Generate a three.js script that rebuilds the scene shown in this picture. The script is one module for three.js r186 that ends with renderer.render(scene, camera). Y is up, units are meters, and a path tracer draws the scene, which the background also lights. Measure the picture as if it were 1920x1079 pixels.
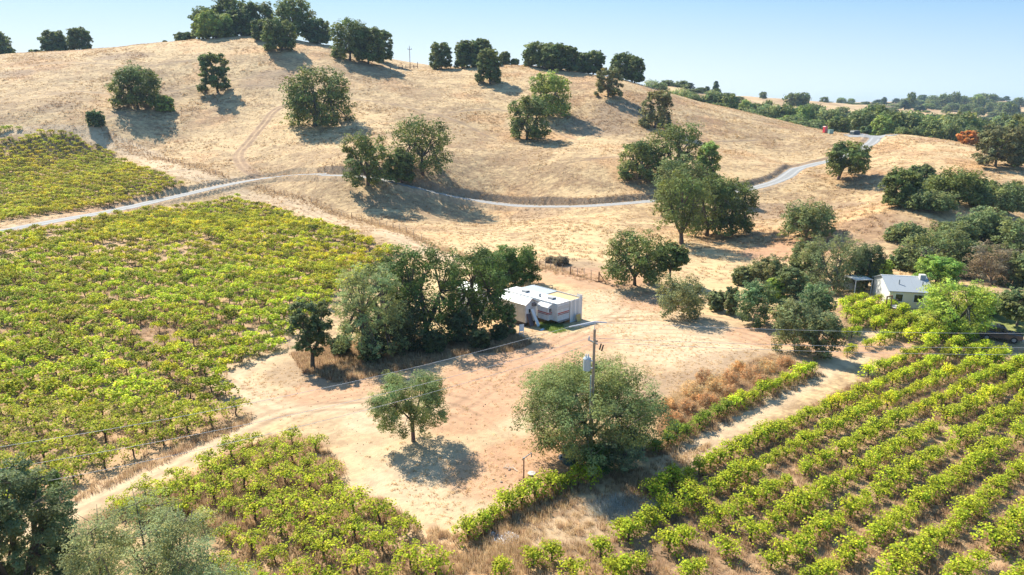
import * as THREE from 'three';
import { mergeGeometries } from 'three/addons/utils/BufferGeometryUtils.js';

// ---------------------------------------------------------------- camera, sky, sun, exposure
const scene = new THREE.Scene();
const EYE = 28, PITCH = 14.85 * Math.PI / 180, SP = Math.sin(PITCH), CP = Math.cos(PITCH), FOC = 1280;
const camera = new THREE.PerspectiveCamera(2 * Math.atan(539.5 / FOC) * 180 / Math.PI, 1024 / 575, 0.5, 9000);
camera.position.set(0, EYE, 0);
camera.rotation.set(-PITCH, 0, 0);
scene.add(camera);
const renderer = new THREE.WebGLRenderer({ antialias: true });
renderer.toneMapping = THREE.LinearToneMapping;
renderer.toneMappingExposure = 1.95;
renderer.shadowMap.enabled = true;
const SUN_AZ = -39 * Math.PI / 180, SUN_EL = 45 * Math.PI / 180;   // front left of the camera
const sunDir = new THREE.Vector3(Math.sin(SUN_AZ) * Math.cos(SUN_EL), Math.sin(SUN_EL), -Math.cos(SUN_AZ) * Math.cos(SUN_EL));
const sun = new THREE.DirectionalLight(new THREE.Color(1, 0.93, 0.79), 5.0);
sun.name = 'sun';
sun.position.copy(sunDir).multiplyScalar(600).add(new THREE.Vector3(0, 0, -150));
sun.target.position.set(0, 0, -150);
sun.castShadow = true;
sun.shadow.mapSize.set(4096, 4096);
Object.assign(sun.shadow.camera, { left: -260, right: 260, top: 260, bottom: -260, near: 10, far: 1400 });
scene.add(sun, sun.target);
{
  const W = 512, H = 256, data = new Float32Array(W * H * 4);
  const mix = (a, b, t) => a.map((v, i) => v + (b[i] - v) * t), ss = (t) => { t = Math.min(1, Math.max(0, t)); return t * t * (3 - 2 * t); };
  for (let r = 0; r < H; r++) for (let c = 0; c < W; c++) {
    const el = ((r + 0.5) / H - 0.5) * 180, lon = ((c + 0.5) / W - 0.5) * 2 * Math.PI;
    const x = Math.cos(lon), z = Math.sin(lon);
    const cosd = x * Math.sin(SUN_AZ) - z * Math.cos(SUN_AZ);
    const k = ss((cosd + 0.15) / 1.15);
    const hor = mix([0.38, 0.49, 0.57], [0.61, 0.635, 0.64], k), low = mix([0.06, 0.225, 0.46], [0.26, 0.42, 0.54], k);
    let col = el < 0 ? mix(hor, [0.30, 0.24, 0.17], ss(-el / 4)) : mix(hor, low, Math.min(1, el / 9));
    if (el > 9) col = mix(low, [0.10, 0.205, 0.40], ss((el - 9) / 45 + 0.0));
    const cs = cosd * Math.cos(el * Math.PI / 180) * Math.cos(SUN_EL) + Math.sin(el * Math.PI / 180) * Math.sin(SUN_EL);
    const glow = 0.5 * Math.pow(Math.max(0, cs), 24);
    data.set([col[0] + glow, col[1] + glow * 0.95, col[2] + glow * 0.85, 1], (r * W + c) * 4);
  }
  const t = new THREE.DataTexture(data, W, H, THREE.RGBAFormat, THREE.FloatType);
  t.mapping = THREE.EquirectangularReflectionMapping; t.magFilter = THREE.LinearFilter; t.minFilter = THREE.LinearFilter; t.needsUpdate = true;
  scene.background = t; scene.environment = t;
}
scene.fog = new THREE.FogExp2(new THREE.Color(0.58, 0.78, 1.0), 0.00012);

// ---------------------------------------------------------------- small tools
function rng(seed) { let s = (seed * 2654435761) >>> 0; return () => { s = (s + 0x6d2b79f5) | 0; let t = Math.imul(s ^ (s >>> 15), 1 | s); t = (t + Math.imul(t ^ (t >>> 7), 61 | t)) ^ t; return ((t ^ (t >>> 14)) >>> 0) / 4294967296; }; }
const clamp = (v, a = 0, b = 1) => Math.min(b, Math.max(a, v)), lerp = (a, b, t) => a + (b - a) * t;
const sstep = (a, b, v) => { const t = clamp((v - a) / (b - a)); return t * t * (3 - 2 * t); };
const NT = new Float32Array(65536); { const r = rng(77); for (let i = 0; i < 65536; i++) NT[i] = r(); }
function vn(x, y) {   // value noise 0..1
  const xi = Math.floor(x), yi = Math.floor(y); let fx = x - xi, fy = y - yi;
  fx = fx * fx * (3 - 2 * fx); fy = fy * fy * (3 - 2 * fy);
  const a = xi & 255, b = (xi + 1) & 255, c = (yi & 255) << 8, d = ((yi + 1) & 255) << 8;
  const p = NT[a + c], q = NT[b + c], r = NT[a + d], s = NT[b + d];
  return p + (q - p) * fx + (r - p + (p - q - r + s) * fx) * fy;
}
const fbm = (x, y) => 0.5 * vn(x, y) + 0.27 * vn(x * 2.13 + 17, y * 2.13 + 5) + 0.15 * vn(x * 4.7 + 3, y * 4.7 + 31) + 0.08 * vn(x * 9.9, y * 9.9);
const used = new Map();
function numbered(n) { const k = used.get(n) || 0; used.set(n, k + 1); return k ? n + '_' + String(k).padStart(3, '0') : n; }
function tag(o, label, category, group, kind) { if (label) o.userData.label = label; if (category) o.userData.category = category; if (group) o.userData.group = group; if (kind) o.userData.kind = kind; return o; }
function shade(o) { o.castShadow = true; o.receiveShadow = true; return o; }
function thing(name, pos, turn, label, category, group) {
  const o = new THREE.Group(); o.name = numbered(name); o.position.copy(pos); o.rotation.y = turn || 0; scene.add(o);
  return tag(o, label, category, group);
}
function part(name, geo, mat, parent, label) { const m = shade(new THREE.Mesh(geo, mat)); m.name = name; if (label) m.userData.label = label; parent.add(m); return m; }
const bx = (w, h, d, x = 0, y = 0, z = 0, ry = 0) => { const g = new THREE.BoxGeometry(w, h, d); if (ry) g.rotateY(ry); return g.translate(x, y, z); };
const cyl = (r0, r1, h, x = 0, y = 0, z = 0, n = 12) => new THREE.CylinderGeometry(r1, r0, h, n).translate(x, y + h / 2, z);
const std = (r, g, b, rough = 0.85, extra = {}) => new THREE.MeshStandardMaterial({ color: new THREE.Color().setRGB(r, g, b), roughness: rough, ...extra });
function bar(a, b, r0, r1 = r0, n = 6) {   // a round bar from a to b
  const v = new THREE.Vector3().subVectors(b, a), g = new THREE.CylinderGeometry(r1, r0, v.length(), n);
  g.applyQuaternion(new THREE.Quaternion().setFromUnitVectors(new THREE.Vector3(0, 1, 0), v.clone().normalize()));
  return g.translate((a.x + b.x) / 2, (a.y + b.y) / 2, (a.z + b.z) / 2);
}
class GB {   // collects triangles with a colour each
  constructor() { this.p = []; this.n = []; this.c = []; this.i = []; this.k = 0; }
  vert(x, y, z, nx, ny, nz, c) { this.p.push(x, y, z); this.n.push(nx, ny, nz); this.c.push(c[0], c[1], c[2]); return this.k++; }
  leaf(x, y, z, nx, ny, nz, ang, len, wid, c) {   // a bent diamond blade
    let ax = Math.abs(ny) < 0.9 ? 0 : 1, ay = ax ? 0 : 1;
    let tx = ny * 0 - nz * ay, ty = nz * ax - nx * 0, tz = nx * ay - ny * ax;
    let l = Math.hypot(tx, ty, tz) || 1; tx /= l; ty /= l; tz /= l;
    const sx = ny * tz - nz * ty, sy = nz * tx - nx * tz, sz = nx * ty - ny * tx, ca = Math.cos(ang), sa = Math.sin(ang);
    const ux = tx * ca + sx * sa, uy = ty * ca + sy * sa, uz = tz * ca + sz * sa, vx = sx * ca - tx * sa, vy = sy * ca - ty * sa, vz = sz * ca - tz * sa;
    const b = len * 0.18;
    const i0 = this.vert(x - ux * len * .5 - nx * b, y - uy * len * .5 - ny * b, z - uz * len * .5 - nz * b, nx, ny, nz, c), i1 = this.vert(x + vx * wid * .5, y + vy * wid * .5, z + vz * wid * .5, nx, ny, nz, c);
    const i2 = this.vert(x + ux * len * .5 - nx * b, y + uy * len * .5 - ny * b, z + uz * len * .5 - nz * b, nx, ny, nz, c), i3 = this.vert(x - vx * wid * .5, y - vy * wid * .5, z - vz * wid * .5, nx, ny, nz, c);
    this.i.push(i0, i3, i1, i1, i3, i2);
  }
  limb(a, b, r0, r1, c, n = 6) {
    const vx = b[0] - a[0], vy = b[1] - a[1], vz = b[2] - a[2], l = Math.hypot(vx, vy, vz) || 1, d = [vx / l, vy / l, vz / l];
    const q = Math.abs(d[1]) < 0.9 ? [0, 1, 0] : [1, 0, 0];
    let s = [d[1] * q[2] - d[2] * q[1], d[2] * q[0] - d[0] * q[2], d[0] * q[1] - d[1] * q[0]]; const sl = Math.hypot(...s); s = s.map((v) => v / sl);
    const t = [d[1] * s[2] - d[2] * s[1], d[2] * s[0] - d[0] * s[2], d[0] * s[1] - d[1] * s[0]], k = this.k;
    for (let j = 0; j < n; j++) {
      const an = j / n * 2 * Math.PI, nx = s[0] * Math.cos(an) + t[0] * Math.sin(an), ny = s[1] * Math.cos(an) + t[1] * Math.sin(an), nz = s[2] * Math.cos(an) + t[2] * Math.sin(an);
      this.vert(a[0] + nx * r0, a[1] + ny * r0, a[2] + nz * r0, nx, ny, nz, c); this.vert(b[0] + nx * r1, b[1] + ny * r1, b[2] + nz * r1, nx, ny, nz, c);
    }
    for (let j = 0; j < n; j++) { const p = k + 2 * j, u = k + 2 * ((j + 1) % n); this.i.push(p, u, p + 1, u, u + 1, p + 1); }
  }
  geo() {
    const g = new THREE.BufferGeometry();
    g.setAttribute('position', new THREE.BufferAttribute(new Float32Array(this.p), 3)); g.setAttribute('normal', new THREE.BufferAttribute(new Float32Array(this.n), 3));
    g.setAttribute('color', new THREE.BufferAttribute(new Float32Array(this.c), 3)); g.setIndex(this.i); return g;
  }
}

// ---------------------------------------------------------------- terrain: heights from surveyed points (column, row, distance)
const ray = (px, py) => { const u = (px - 960) / FOC, v = (539.5 - py) / FOC; return [u, -SP + v * CP, CP + v * SP]; };   // x, y, depth per unit
const survey = [];
for (const [X, D, h] of [[-160, -40, 0], [0, -40, 0], [160, -40, 0], [-60, 15, 0], [0, 15, 0], [60, 15, 0], [-60, 45, 0], [-30, 45, 0], [0, 45, 0], [30, 45, 0], [60, 45, 0], [-60, 75, 0.3], [-30, 75, 0], [0, 75, 0], [30, 75, 0], [60, 75, 0], [120, 70, -1],
  [0, 95, 0], [25, 95, 0], [-30, 100, 0.3], [-70, 100, 0.8], [57, 95, 0.5], [57, 85, 0.2], [45, 90, 0.2], [95, 95, 0], [-130, 100, 1.5], [40, 105, 0], [70, 115, 0.4], [100, 130, 0],
  [-60, 140, 2.2], [-30, 128, 1],
  // behind the ridge and far away
  [-370, 440, 52], [-180, 450, 56], [-50, 470, 46], [60, 440, 34], [-300, 520, 44], [-100, 560, 40], [60, 600, 30], [-500, 700, 42], [-100, 900, 36], [-900, 1500, 36], [0, 2200, 20],
  [150, 420, 14], [230, 370, 4], [300, 330, -2], [330, 230, -4], [250, 160, -2], [420, 420, -4], [600, 600, 2], [900, 900, 10], [700, 250, 0], [500, 100, 0], [-400, 100, 8], [-700, 400, 30],
  [1500, 500, 20], [2500, 2500, 18], [0, 3400, 20], [-2500, 3000, 20], [-2000, 200, 10], [2500, 200, 15]]) survey.push([X, D, h]);
const sv = (px, py, D) => { const [x, y, d] = ray(px, py), t = D / d; survey.push([x * t, D, EYE + y * t]); };
for (const a of [[780, 460, 140], [430, 362, 197], [470, 345, 207], [640, 325, 200], [790, 325, 205], [690, 345, 194], [900, 375, 198], [1060, 385, 190], [1220, 374, 190], [1280, 455, 143], [1420, 350, 203], [1520, 308, 238], [1640, 258, 272],
  [1590, 250, 296], [0, 103, 360], [-180, 118, 355], [170, 92, 368], [330, 77, 378], [470, 70, 376], [600, 84, 372], [768, 128, 356], [960, 123, 364], [1080, 135, 360], [1200, 158, 350], [1300, 187, 345], [1400, 211, 338], [1500, 235, 322],
  [1700, 257, 275], [1830, 278, 250], [1865, 312, 205], [1700, 300, 222], [1690, 380, 168], [1490, 440, 145], [1600, 380, 178], [1575, 337, 205], [1900, 345, 185], [1800, 440, 140],
  [258, 201, 272], [410, 171, 296], [590, 235, 256], [177, 237, 254], [0, 262, 236], [140, 248, 244], [350, 350, 201], [0, 417, 156], [-200, 450, 150], [-200, 280, 222], [988, 261, 252], [1027, 216, 280], [920, 156, 322], [1140, 182, 302], [1228, 239, 274],
  [1205, 334, 205], [1060, 320, 212], [500, 270, 242], [430, 300, 226], [300, 270, 246], [360, 315, 218], [680, 120, 338], [530, 92, 342], [1100, 430, 154], [640, 378, 183], [1100, 520, 111], [900, 450, 140], [1330, 280, 250], [1400, 300, 232],
  [1450, 181, 900], [1550, 192, 880], [1250, 163, 560], [1380, 190, 600], [1750, 204, 1000], [1850, 215, 900], [1690, 215, 800], [1800, 187, 1250], [1720, 194, 1300], [1900, 196, 1700], [1700, 192, 1900], [1500, 196, 2200]]) sv(...a);
const rbf = (r2) => -Math.sqrt(r2 + 400);
const W8 = (() => {
  const n = survey.length, N = n + 3, A = [], b = new Float64Array(N);
  for (let i = 0; i < N; i++) A.push(new Float64Array(N));
  for (let i = 0; i < n; i++) {
    for (let j = 0; j < n; j++) A[i][j] = rbf((survey[i][0] - survey[j][0]) ** 2 + (survey[i][1] - survey[j][1]) ** 2);
    A[i][i] -= 1.2;   // a little smoothing
    A[i][n] = A[n][i] = 1; A[i][n + 1] = A[n + 1][i] = survey[i][0] / 300; A[i][n + 2] = A[n + 2][i] = survey[i][1] / 300; b[i] = survey[i][2];
  }
  for (let k = 0; k < N; k++) {
    let p = k; for (let i = k + 1; i < N; i++) if (Math.abs(A[i][k]) > Math.abs(A[p][k])) p = i;
    [A[k], A[p]] = [A[p], A[k]]; const tb = b[k]; b[k] = b[p]; b[p] = tb;
    for (let i = k + 1; i < N; i++) { const f = A[i][k] / A[k][k]; if (f) { for (let j = k; j < N; j++) A[i][j] -= f * A[k][j]; b[i] -= f * b[k]; } }
  }
  const w = new Float64Array(N);
  for (let i = N - 1; i >= 0; i--) { let s = b[i]; for (let j = i + 1; j < N; j++) s -= A[i][j] * w[j]; w[i] = s / A[i][i]; }
  return w;
})();
function rawH(X, D) {
  const n = survey.length; let s = W8[n] + W8[n + 1] * X / 300 + W8[n + 2] * D / 300;
  for (let i = 0; i < n; i++) { const a = X - survey[i][0], b = D - survey[i][1]; s -= W8[i] * Math.sqrt(a * a + b * b + 400); }
  const hill = sstep(1.5, 9, s) , far = sstep(420, 700, D);
  s += (fbm(X / 22, D / 22) - 0.5) * (0.15 + 1.3 * hill) + (vn(X / 3.1, D / 3.1) - 0.5) * (0.05 + 0.22 * hill) + (fbm(X / 160, D / 160) - 0.5) * 14 * far;
  return s;
}
// grid lines, fine where the picture is
function lines(a, b, f) { const o = [a]; while (o[o.length - 1] < b) o.push(o[o.length - 1] + f(o[o.length - 1])); return o; }
const GXp = lines(0, 3200, (v) => v < 130 ? 0.8 : v < 300 ? 1.3 + (v - 130) * 0.012 : (v - 190) * 0.03), GX = [...GXp.slice(1).map((v) => -v).reverse(), ...GXp];
const GD = lines(-60, 4200, (v) => v < 18 ? 4 : v < 130 ? 0.65 : v < 350 ? 0.8 : v < 430 ? 1.6 : (v - 350) * 0.022);
const NX = GX.length, ND = GD.length, HT = new Float32Array(NX * ND);
for (let j = 0; j < ND; j++) for (let i = 0; i < NX; i++) HT[j * NX + i] = rawH(GX[i], GD[j]);
function find(arr, v) { let a = 0, b = arr.length - 2; while (a < b) { const m = (a + b + 1) >> 1; if (arr[m] <= v) a = m; else b = m - 1; } return a; }
function gy(X, D) {   // ground height at a place
  const i = find(GX, X), j = find(GD, D), u = clamp((X - GX[i]) / (GX[i + 1] - GX[i])), v = clamp((D - GD[j]) / (GD[j + 1] - GD[j])), k = j * NX + i;
  const a = HT[k], b = HT[k + 1], c = HT[k + NX], d = HT[k + NX + 1];
  return u + v < 1 ? a + (b - a) * u + (c - a) * v : d + (c - d) * (1 - u) + (b - d) * (1 - v);
}
function at(px, py, far = 3500) {   // where the sight line through a photograph pixel meets the ground: [X, D]
  const [x, y, d] = ray(px, py); let t0 = 22, t = 22;
  while (t < far) { t *= 1.004; if (EYE + y * t < gy(x * t, d * t)) { let a = t0, b = t; for (let k = 0; k < 18; k++) { const m = (a + b) / 2; if (EYE + y * m < gy(x * m, d * m)) b = m; else a = m; } return [x * b, d * b]; } t0 = t; }
  return null;
}
const ground = (X, D, lift = 0) => new THREE.Vector3(X, gy(X, D) + lift, -D);
function spline(pts, step) {   // a smooth polyline in plan through [X, D] points
  const c = new THREE.CatmullRomCurve3(pts.map(([x, d]) => new THREE.Vector3(x, 0, d)), false, 'centripetal'), n = Math.max(2, Math.ceil(c.getLength() / step));
  return c.getSpacedPoints(n).map((p) => [p.x, p.z]);
}
// the gravel road is benched into the slope
const roadPx = [[-160, 458], [0, 432], [150, 405], [300, 375], [430, 345], [520, 330], [640, 325], [760, 343], [830, 362], [900, 375], [1000, 384], [1100, 383], [1220, 374], [1330, 362], [1420, 349], [1470, 330], [1525, 308]];
const roadLine = spline([...roadPx.map(([a, b]) => at(a, b)), ...[[1585, 292], [1622, 272], [1640, 260], [1615, 251]].map(([a, b]) => at(a, b) || [150, 285])], 1.2);
{
  const hs = roadLine.map(([x, d]) => gy(x, d)), sm = hs.map((_, i) => { let s = 0, n = 0; for (let k = -9; k <= 9; k++) if (hs[i + k] !== undefined) { s += hs[i + k]; n++; } return s / n; });
  roadLine.forEach((p, i) => { p[2] = sm[i] - (p[0] > -55 ? 0.55 : 0.15); });
  for (let j = 0; j < ND; j++) { if (GD[j] < 130 || GD[j] > 320) continue; for (let i = 0; i < NX; i++) {
    const X = GX[i], D = GD[j]; if (Math.abs(X) > 220) continue;
    let best = 1e9, h = 0; for (const p of roadLine) { const q = (p[0] - X) ** 2 + (p[1] - D) ** 2; if (q < best) { best = q; h = p[2]; } }
    const r = Math.sqrt(best); if (r < 6.5) { const w = 1 - sstep(2.6, 3.7, r); HT[j * NX + i] = lerp(HT[j * NX + i], h, w); }
  } }
}

// ---------------------------------------------------------------- the ground: one sheet, its earth, straw and tracks
const poly = (pts) => pts.map(([a, b]) => at(a, b)).filter(Boolean);
function inside(P, x, y) { let c = false; for (let i = 0, j = P.length - 1; i < P.length; j = i++) { const [xi, yi] = P[i], [xj, yj] = P[j]; if ((yi > y) !== (yj > y) && x < (xj - xi) * (y - yi) / (yj - yi) + xi) c = !c; } return c; }
const fieldMain = poly([[-170, 476], [0, 446], [150, 421], [300, 393], [443, 370], [550, 402], [665, 444], [748, 478], [740, 500], [690, 520], [640, 560], [590, 600], [520, 655], [425, 700], [432, 735], [468, 758], [492, 774], [455, 793], [378, 826], [278, 870], [178, 913], [88, 950], [0, 985], [-170, 1030]]);
const fieldUpper = poly([[-170, 275], [0, 264], [90, 247], [128, 247], [205, 285], [285, 323], [342, 349], [295, 366], [200, 388], [100, 403], [0, 418], [-170, 450]]);
const fieldStrip = poly([[-120, 250], [0, 242], [40, 238], [42, 243], [0, 252], [-120, 262]]);
const fieldLower = poly([[140, 990], [212, 953], [342, 895], [498, 822], [560, 818], [600, 835], [650, 880], [640, 905], [725, 945], [785, 990], [815, 1045], [820, 1130], [380, 1130], [420, 1010], [200, 975]]);
const fieldRight = poly([[1312, 884], [1364, 850], [1514, 766], [1634, 706], [1735, 652], [1790, 662], [1850, 690], [1960, 735], [1980, 1130], [1040, 1130], [1110, 1050], [1180, 985], [1240, 915]]);
const fieldBand = poly([[1570, 570], [1625, 566], [1700, 588], [1800, 630], [1870, 664], [1960, 702], [1960, 745], [1880, 712], [1800, 672], [1720, 645], [1650, 625], [1585, 612]]);
const roads = {
  lane: [[60, 990], [150, 945], [300, 880], [420, 822], [500, 782], [560, 768], [640, 762], [700, 765]],
  laneB: [[415, 712], [470, 745], [520, 765]], laneC: [[420, 705], [520, 640], [545, 600]],
  yardA: [[690, 790], [800, 790], [900, 740], [960, 690], [1040, 650], [1120, 610], [1180, 570], [1150, 545], [1080, 520]],
  yardB: [[1120, 600], [1250, 600], [1380, 625], [1450, 650]],
  edge: [[432, 352], [560, 388], [680, 428], [790, 465], [900, 500]],
  upper: [[165, 245], [262, 288], [345, 323], [425, 345]], upper2: [[-100, 262], [0, 250], [80, 242], [160, 246]],
  head: [[1575, 640], [1640, 625], [1740, 650], [1830, 680], [1960, 725]], aisle: [[1250, 870], [1340, 815], [1440, 758], [1540, 700], [1620, 655]],
  park: [[1640, 262], [1625, 254], [1590, 251]],
};
const track = spline(poly([[478, 330], [455, 312], [448, 288], [470, 262], [498, 228], [522, 203], [560, 190]]), 1.0);
const terraces = [[[445, 148], [500, 140], [545, 132]], [[320, 172], [385, 158], [440, 150]], [[200, 222], [260, 205], [320, 190]], [[440, 165], [480, 160], [530, 166]], [[690, 128], [740, 127], [790, 125]], [[60, 182], [150, 172], [240, 186]], [[840, 212], [920, 204], [1000, 222], [1080, 262]], [[640, 182], [740, 196], [860, 228], [930, 262]], [[20, 128], [120, 118], [260, 124], [360, 112]], [[1100, 300], [1200, 290], [1320, 268], [1420, 262]]].map((l) => spline(poly(l), 2));
const disc = (px, py, r, sq) => ({ c: at(px, py), r, sq });
const redPatches = [[960, 690, 8], [1010, 668, 6], [900, 725, 5], [1085, 640, 5], [960, 880, 5.5], [1010, 850, 4.5], [920, 760, 4.5], [1440, 630, 6], [1560, 650, 5], [1140, 520, 8], [1050, 515, 6], [1230, 565, 6], [870, 790, 3.5], [1700, 660, 5], [1490, 590, 6], [1690, 252, 9], [1740, 262, 7], [1480, 470, 10], [620, 730, 5]].map((a) => disc(...a));
const palePatches = [[620, 720, 5], [760, 770, 6], [1180, 600, 10], [1290, 640, 10], [830, 930, 8], [720, 880, 7], [1210, 545, 9], [1000, 790, 4], [1100, 560, 6], [1330, 660, 9], [1060, 980, 4]].map((a) => disc(...a));
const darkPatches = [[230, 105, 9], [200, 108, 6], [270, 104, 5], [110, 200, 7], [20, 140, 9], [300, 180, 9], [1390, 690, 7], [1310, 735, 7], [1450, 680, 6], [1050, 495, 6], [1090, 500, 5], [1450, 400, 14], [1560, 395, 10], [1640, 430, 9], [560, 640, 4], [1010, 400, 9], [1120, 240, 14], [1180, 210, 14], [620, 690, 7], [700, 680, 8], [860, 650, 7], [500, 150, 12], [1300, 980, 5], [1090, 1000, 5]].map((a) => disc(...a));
const greenPatches = [[1045, 612, 2.2], [1060, 618, 1.5], [1030, 600, 1.5], [1860, 600, 7], [1830, 590, 5]].map((a) => disc(...a));

const noiseTex = (n, f, seed) => { const d = new Uint8Array(n * n * 4), s = seed * 13.7; for (let y = 0; y < n; y++) for (let x = 0; x < n; x++) { const v = clamp(f(x / n, y / n, s)) * 255; d.set([v, v, v, 255], (y * n + x) * 4); } const t = new THREE.DataTexture(d, n, n); t.wrapS = t.wrapT = THREE.RepeatWrapping; t.magFilter = THREE.LinearFilter; t.minFilter = THREE.LinearMipmapLinearFilter; t.needsUpdate = true; return t; };
const tile = (x, y, k) => { const a = (u, v) => vn(u * k, v * k); const wx = x, wy = y; return a(x + 3, y + 3) * (1 - wx) * (1 - wy) + a(x + 2, y + 3) * wx * (1 - wy) + a(x + 3, y + 2) * (1 - wx) * wy + a(x + 2, y + 2) * wx * wy; };
const roughTex = noiseTex(512, (x, y) => 0.42 * tile(x, y, 10) + 0.32 * tile(x, y, 34) + 0.26 * tile(x, y, 90), 1);

const LUT = new Uint8Array(4096); for (let i = 0; i < 4096; i++) { const v = i / 4095; LUT[i] = Math.round(255 * (v <= 0.0031308 ? v * 12.92 : 1.055 * Math.pow(v, 1 / 2.4) - 0.055)); }
function earthMap(x0, x1, d0, d1, S) {
  const mw = x1 - x0, mh = d1 - d0;
  const layer = (draw, blur) => {
    const cv = document.createElement('canvas'); cv.width = cv.height = S; const g = cv.getContext('2d');
    g.fillStyle = '#000'; g.fillRect(0, 0, S, S); g.globalCompositeOperation = 'lighter'; g.lineCap = g.lineJoin = 'round';
    g.setTransform(S / mw, 0, 0, S / mh, -x0 * S / mw, -d0 * S / mh);   // draws in metres
    draw(g);
    const c2 = document.createElement('canvas'); c2.width = c2.height = S; const h = c2.getContext('2d'); h.filter = `blur(${blur}px)`; h.drawImage(cv, 0, 0);
    return h.getImageData(0, 0, S, S).data;
  };
  const path = (g, P) => { g.beginPath(); P.forEach(([x, d], i) => i ? g.lineTo(x, d) : g.moveTo(x, d)); };
  const strokeAt = (g, P, w, style) => { g.strokeStyle = style; g.lineWidth = w; path(g, P); g.stroke(); };
  const blob = (g, o, style) => { if (!o.c) return; g.fillStyle = style; g.beginPath(); g.ellipse(o.c[0], o.c[1], o.r, o.r * 0.75, 0.4, 0, 7); g.fill(); };
  const ppm = S / mw;
  const A = layer((g) => {
    for (const k in roads) { const P = spline(poly(roads[k]), 1.5), w = { aisle: 2.6, head: 3.6, edge: 5, upper: 8.5, upper2: 5, lane: 3.2, park: 9 }[k] || 4; strokeAt(g, P, w, 'rgb(190,0,0)'); }
    for (const o of palePatches) blob(g, o, 'rgb(110,0,0)');
    for (const o of redPatches) blob(g, o, 'rgb(0,150,0)');
    for (const f of [fieldMain, fieldUpper, fieldLower, fieldRight, fieldBand]) { g.fillStyle = 'rgb(0,0,200)'; path(g, f); g.fill(); }
    strokeAt(g, track, 4.2, 'rgb(60,60,0)');
    strokeAt(g, roadLine, 8, 'rgb(90,40,0)');
  }, Math.max(1.5, ppm * 0.55));
  const B = layer((g) => {
    const ruts = (P, off, w, s) => { for (const e of [-1, 1]) strokeAt(g, P.map(([x, d], i) => { const q = P[Math.min(P.length - 1, i + 1)], p = P[Math.max(0, i - 1)], l = Math.hypot(q[0] - p[0], q[1] - p[1]) || 1; return [x - (q[1] - p[1]) / l * off * e, d + (q[0] - p[0]) / l * off * e]; }), w, s); };
    ruts(track, 1.0, 1.3, 'rgb(250,0,0)');
    for (const k of ['lane', 'yardA', 'yardB', 'edge', 'head', 'laneB']) ruts(spline(poly(roads[k]), 1), 0.8, 0.55, 'rgb(130,0,0)');
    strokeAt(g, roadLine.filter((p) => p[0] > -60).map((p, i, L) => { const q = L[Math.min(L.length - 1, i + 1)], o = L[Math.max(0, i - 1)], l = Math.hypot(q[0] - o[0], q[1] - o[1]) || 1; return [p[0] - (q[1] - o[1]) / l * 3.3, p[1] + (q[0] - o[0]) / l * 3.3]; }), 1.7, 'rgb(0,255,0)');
    for (const t of terraces) strokeAt(g, t, 1.1, 'rgb(70,220,0)');
    // turning circles of tyres in the cut straw of the yard
    const arcs = [[1300, 690, 11], [1280, 660, 14], [700, 850, 9], [680, 860, 12], [560, 700, 7]];
    for (const [a, b, r] of arcs) { const c = at(a, b); for (let k = 0; k < 3; k++) { g.strokeStyle = `rgb(${105 + k * 10},0,0)`; g.lineWidth = 0.35; g.beginPath(); g.arc(c[0], c[1], r + k * 1.7, 0.3 + k * 0.35, 2.6 + 0.3 * k); g.stroke(); } }
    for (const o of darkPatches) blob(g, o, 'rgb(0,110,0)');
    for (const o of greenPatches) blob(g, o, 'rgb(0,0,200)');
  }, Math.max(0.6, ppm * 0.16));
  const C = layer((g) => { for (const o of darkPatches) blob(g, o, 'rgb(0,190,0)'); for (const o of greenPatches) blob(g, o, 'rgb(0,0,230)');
    for (const P of [[[190, 245], [300, 300], [415, 330]], [[480, 352], [620, 398], [780, 452]]]) strokeAt(g, spline(poly(P), 2), 2.2, 'rgb(0,150,0)');
    const yard = poly([[430, 705], [520, 640], [560, 640], [700, 690], [900, 650], [960, 600], [1040, 610], [1110, 540], [1010, 515], [1180, 530], [1240, 580], [1400, 600], [1460, 640], [1430, 690], [1270, 740], [1240, 800], [1090, 900], [870, 1000], [800, 970], [640, 850], [560, 800], [500, 780]]);
    g.fillStyle = 'rgb(200,0,0)'; path(g, yard); g.fill(); }, Math.max(3, ppm * 1.4));
  const out = new Uint8Array(S * S * 4);
  for (let y = 0; y < S; y++) {
    const D = d0 + (y + 0.5) / S * mh;
    for (let x = 0; x < S; x++) {
      const X = x0 + (x + 0.5) / S * mw, k = (y * S + x) * 4;
      const n1 = fbm(X / 31 + 5, D / 31), n2 = fbm(X / 5.3, D / 4.1 + 9), n3 = vn(X / 0.9 + 3, D / 0.9), n4 = vn(X / 0.27, D / 0.27);
      const n5 = vn(X / 11 + 40, D / 3.2), fib = vn(X / 2.6 + 70, D / 0.55);
      let t = clamp(0.55 * n1 + 0.45 * n2 + 0.25 * (n5 - 0.5) + 0.32 * (n3 - 0.5) + 0.32 * (n4 - 0.5) + 0.22 * (fib - 0.5));
      t = sstep(0.22, 0.76, t);
      let r = lerp(0.29, 0.57, t), g = lerp(0.185, 0.40, t), b = lerp(0.095, 0.205, t);
      const redz = sstep(0.52, 0.72, fbm(X / 17 + 90, D / 17)); r = lerp(r, r * 0.98, redz); g = lerp(g, g * 0.86, redz); b = lerp(b, b * 0.80, redz);
      const mix = (m, R, G, B2) => { r = lerp(r, R, m); g = lerp(g, G, m); b = lerp(b, B2, m); };
      const v = 0.72 + 0.5 * (0.45 * n3 + 0.35 * n4 + 0.2 * n2);
      const yard = C[k] / 255; mix(yard * 0.85, 0.46 * v, 0.33 * v, 0.20 * v);
      const dk = C[k + 1] / 255 * sstep(0.25, 0.6, n2); mix(dk * 0.75, 0.30 * v, 0.195 * v, 0.115 * v);
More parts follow.
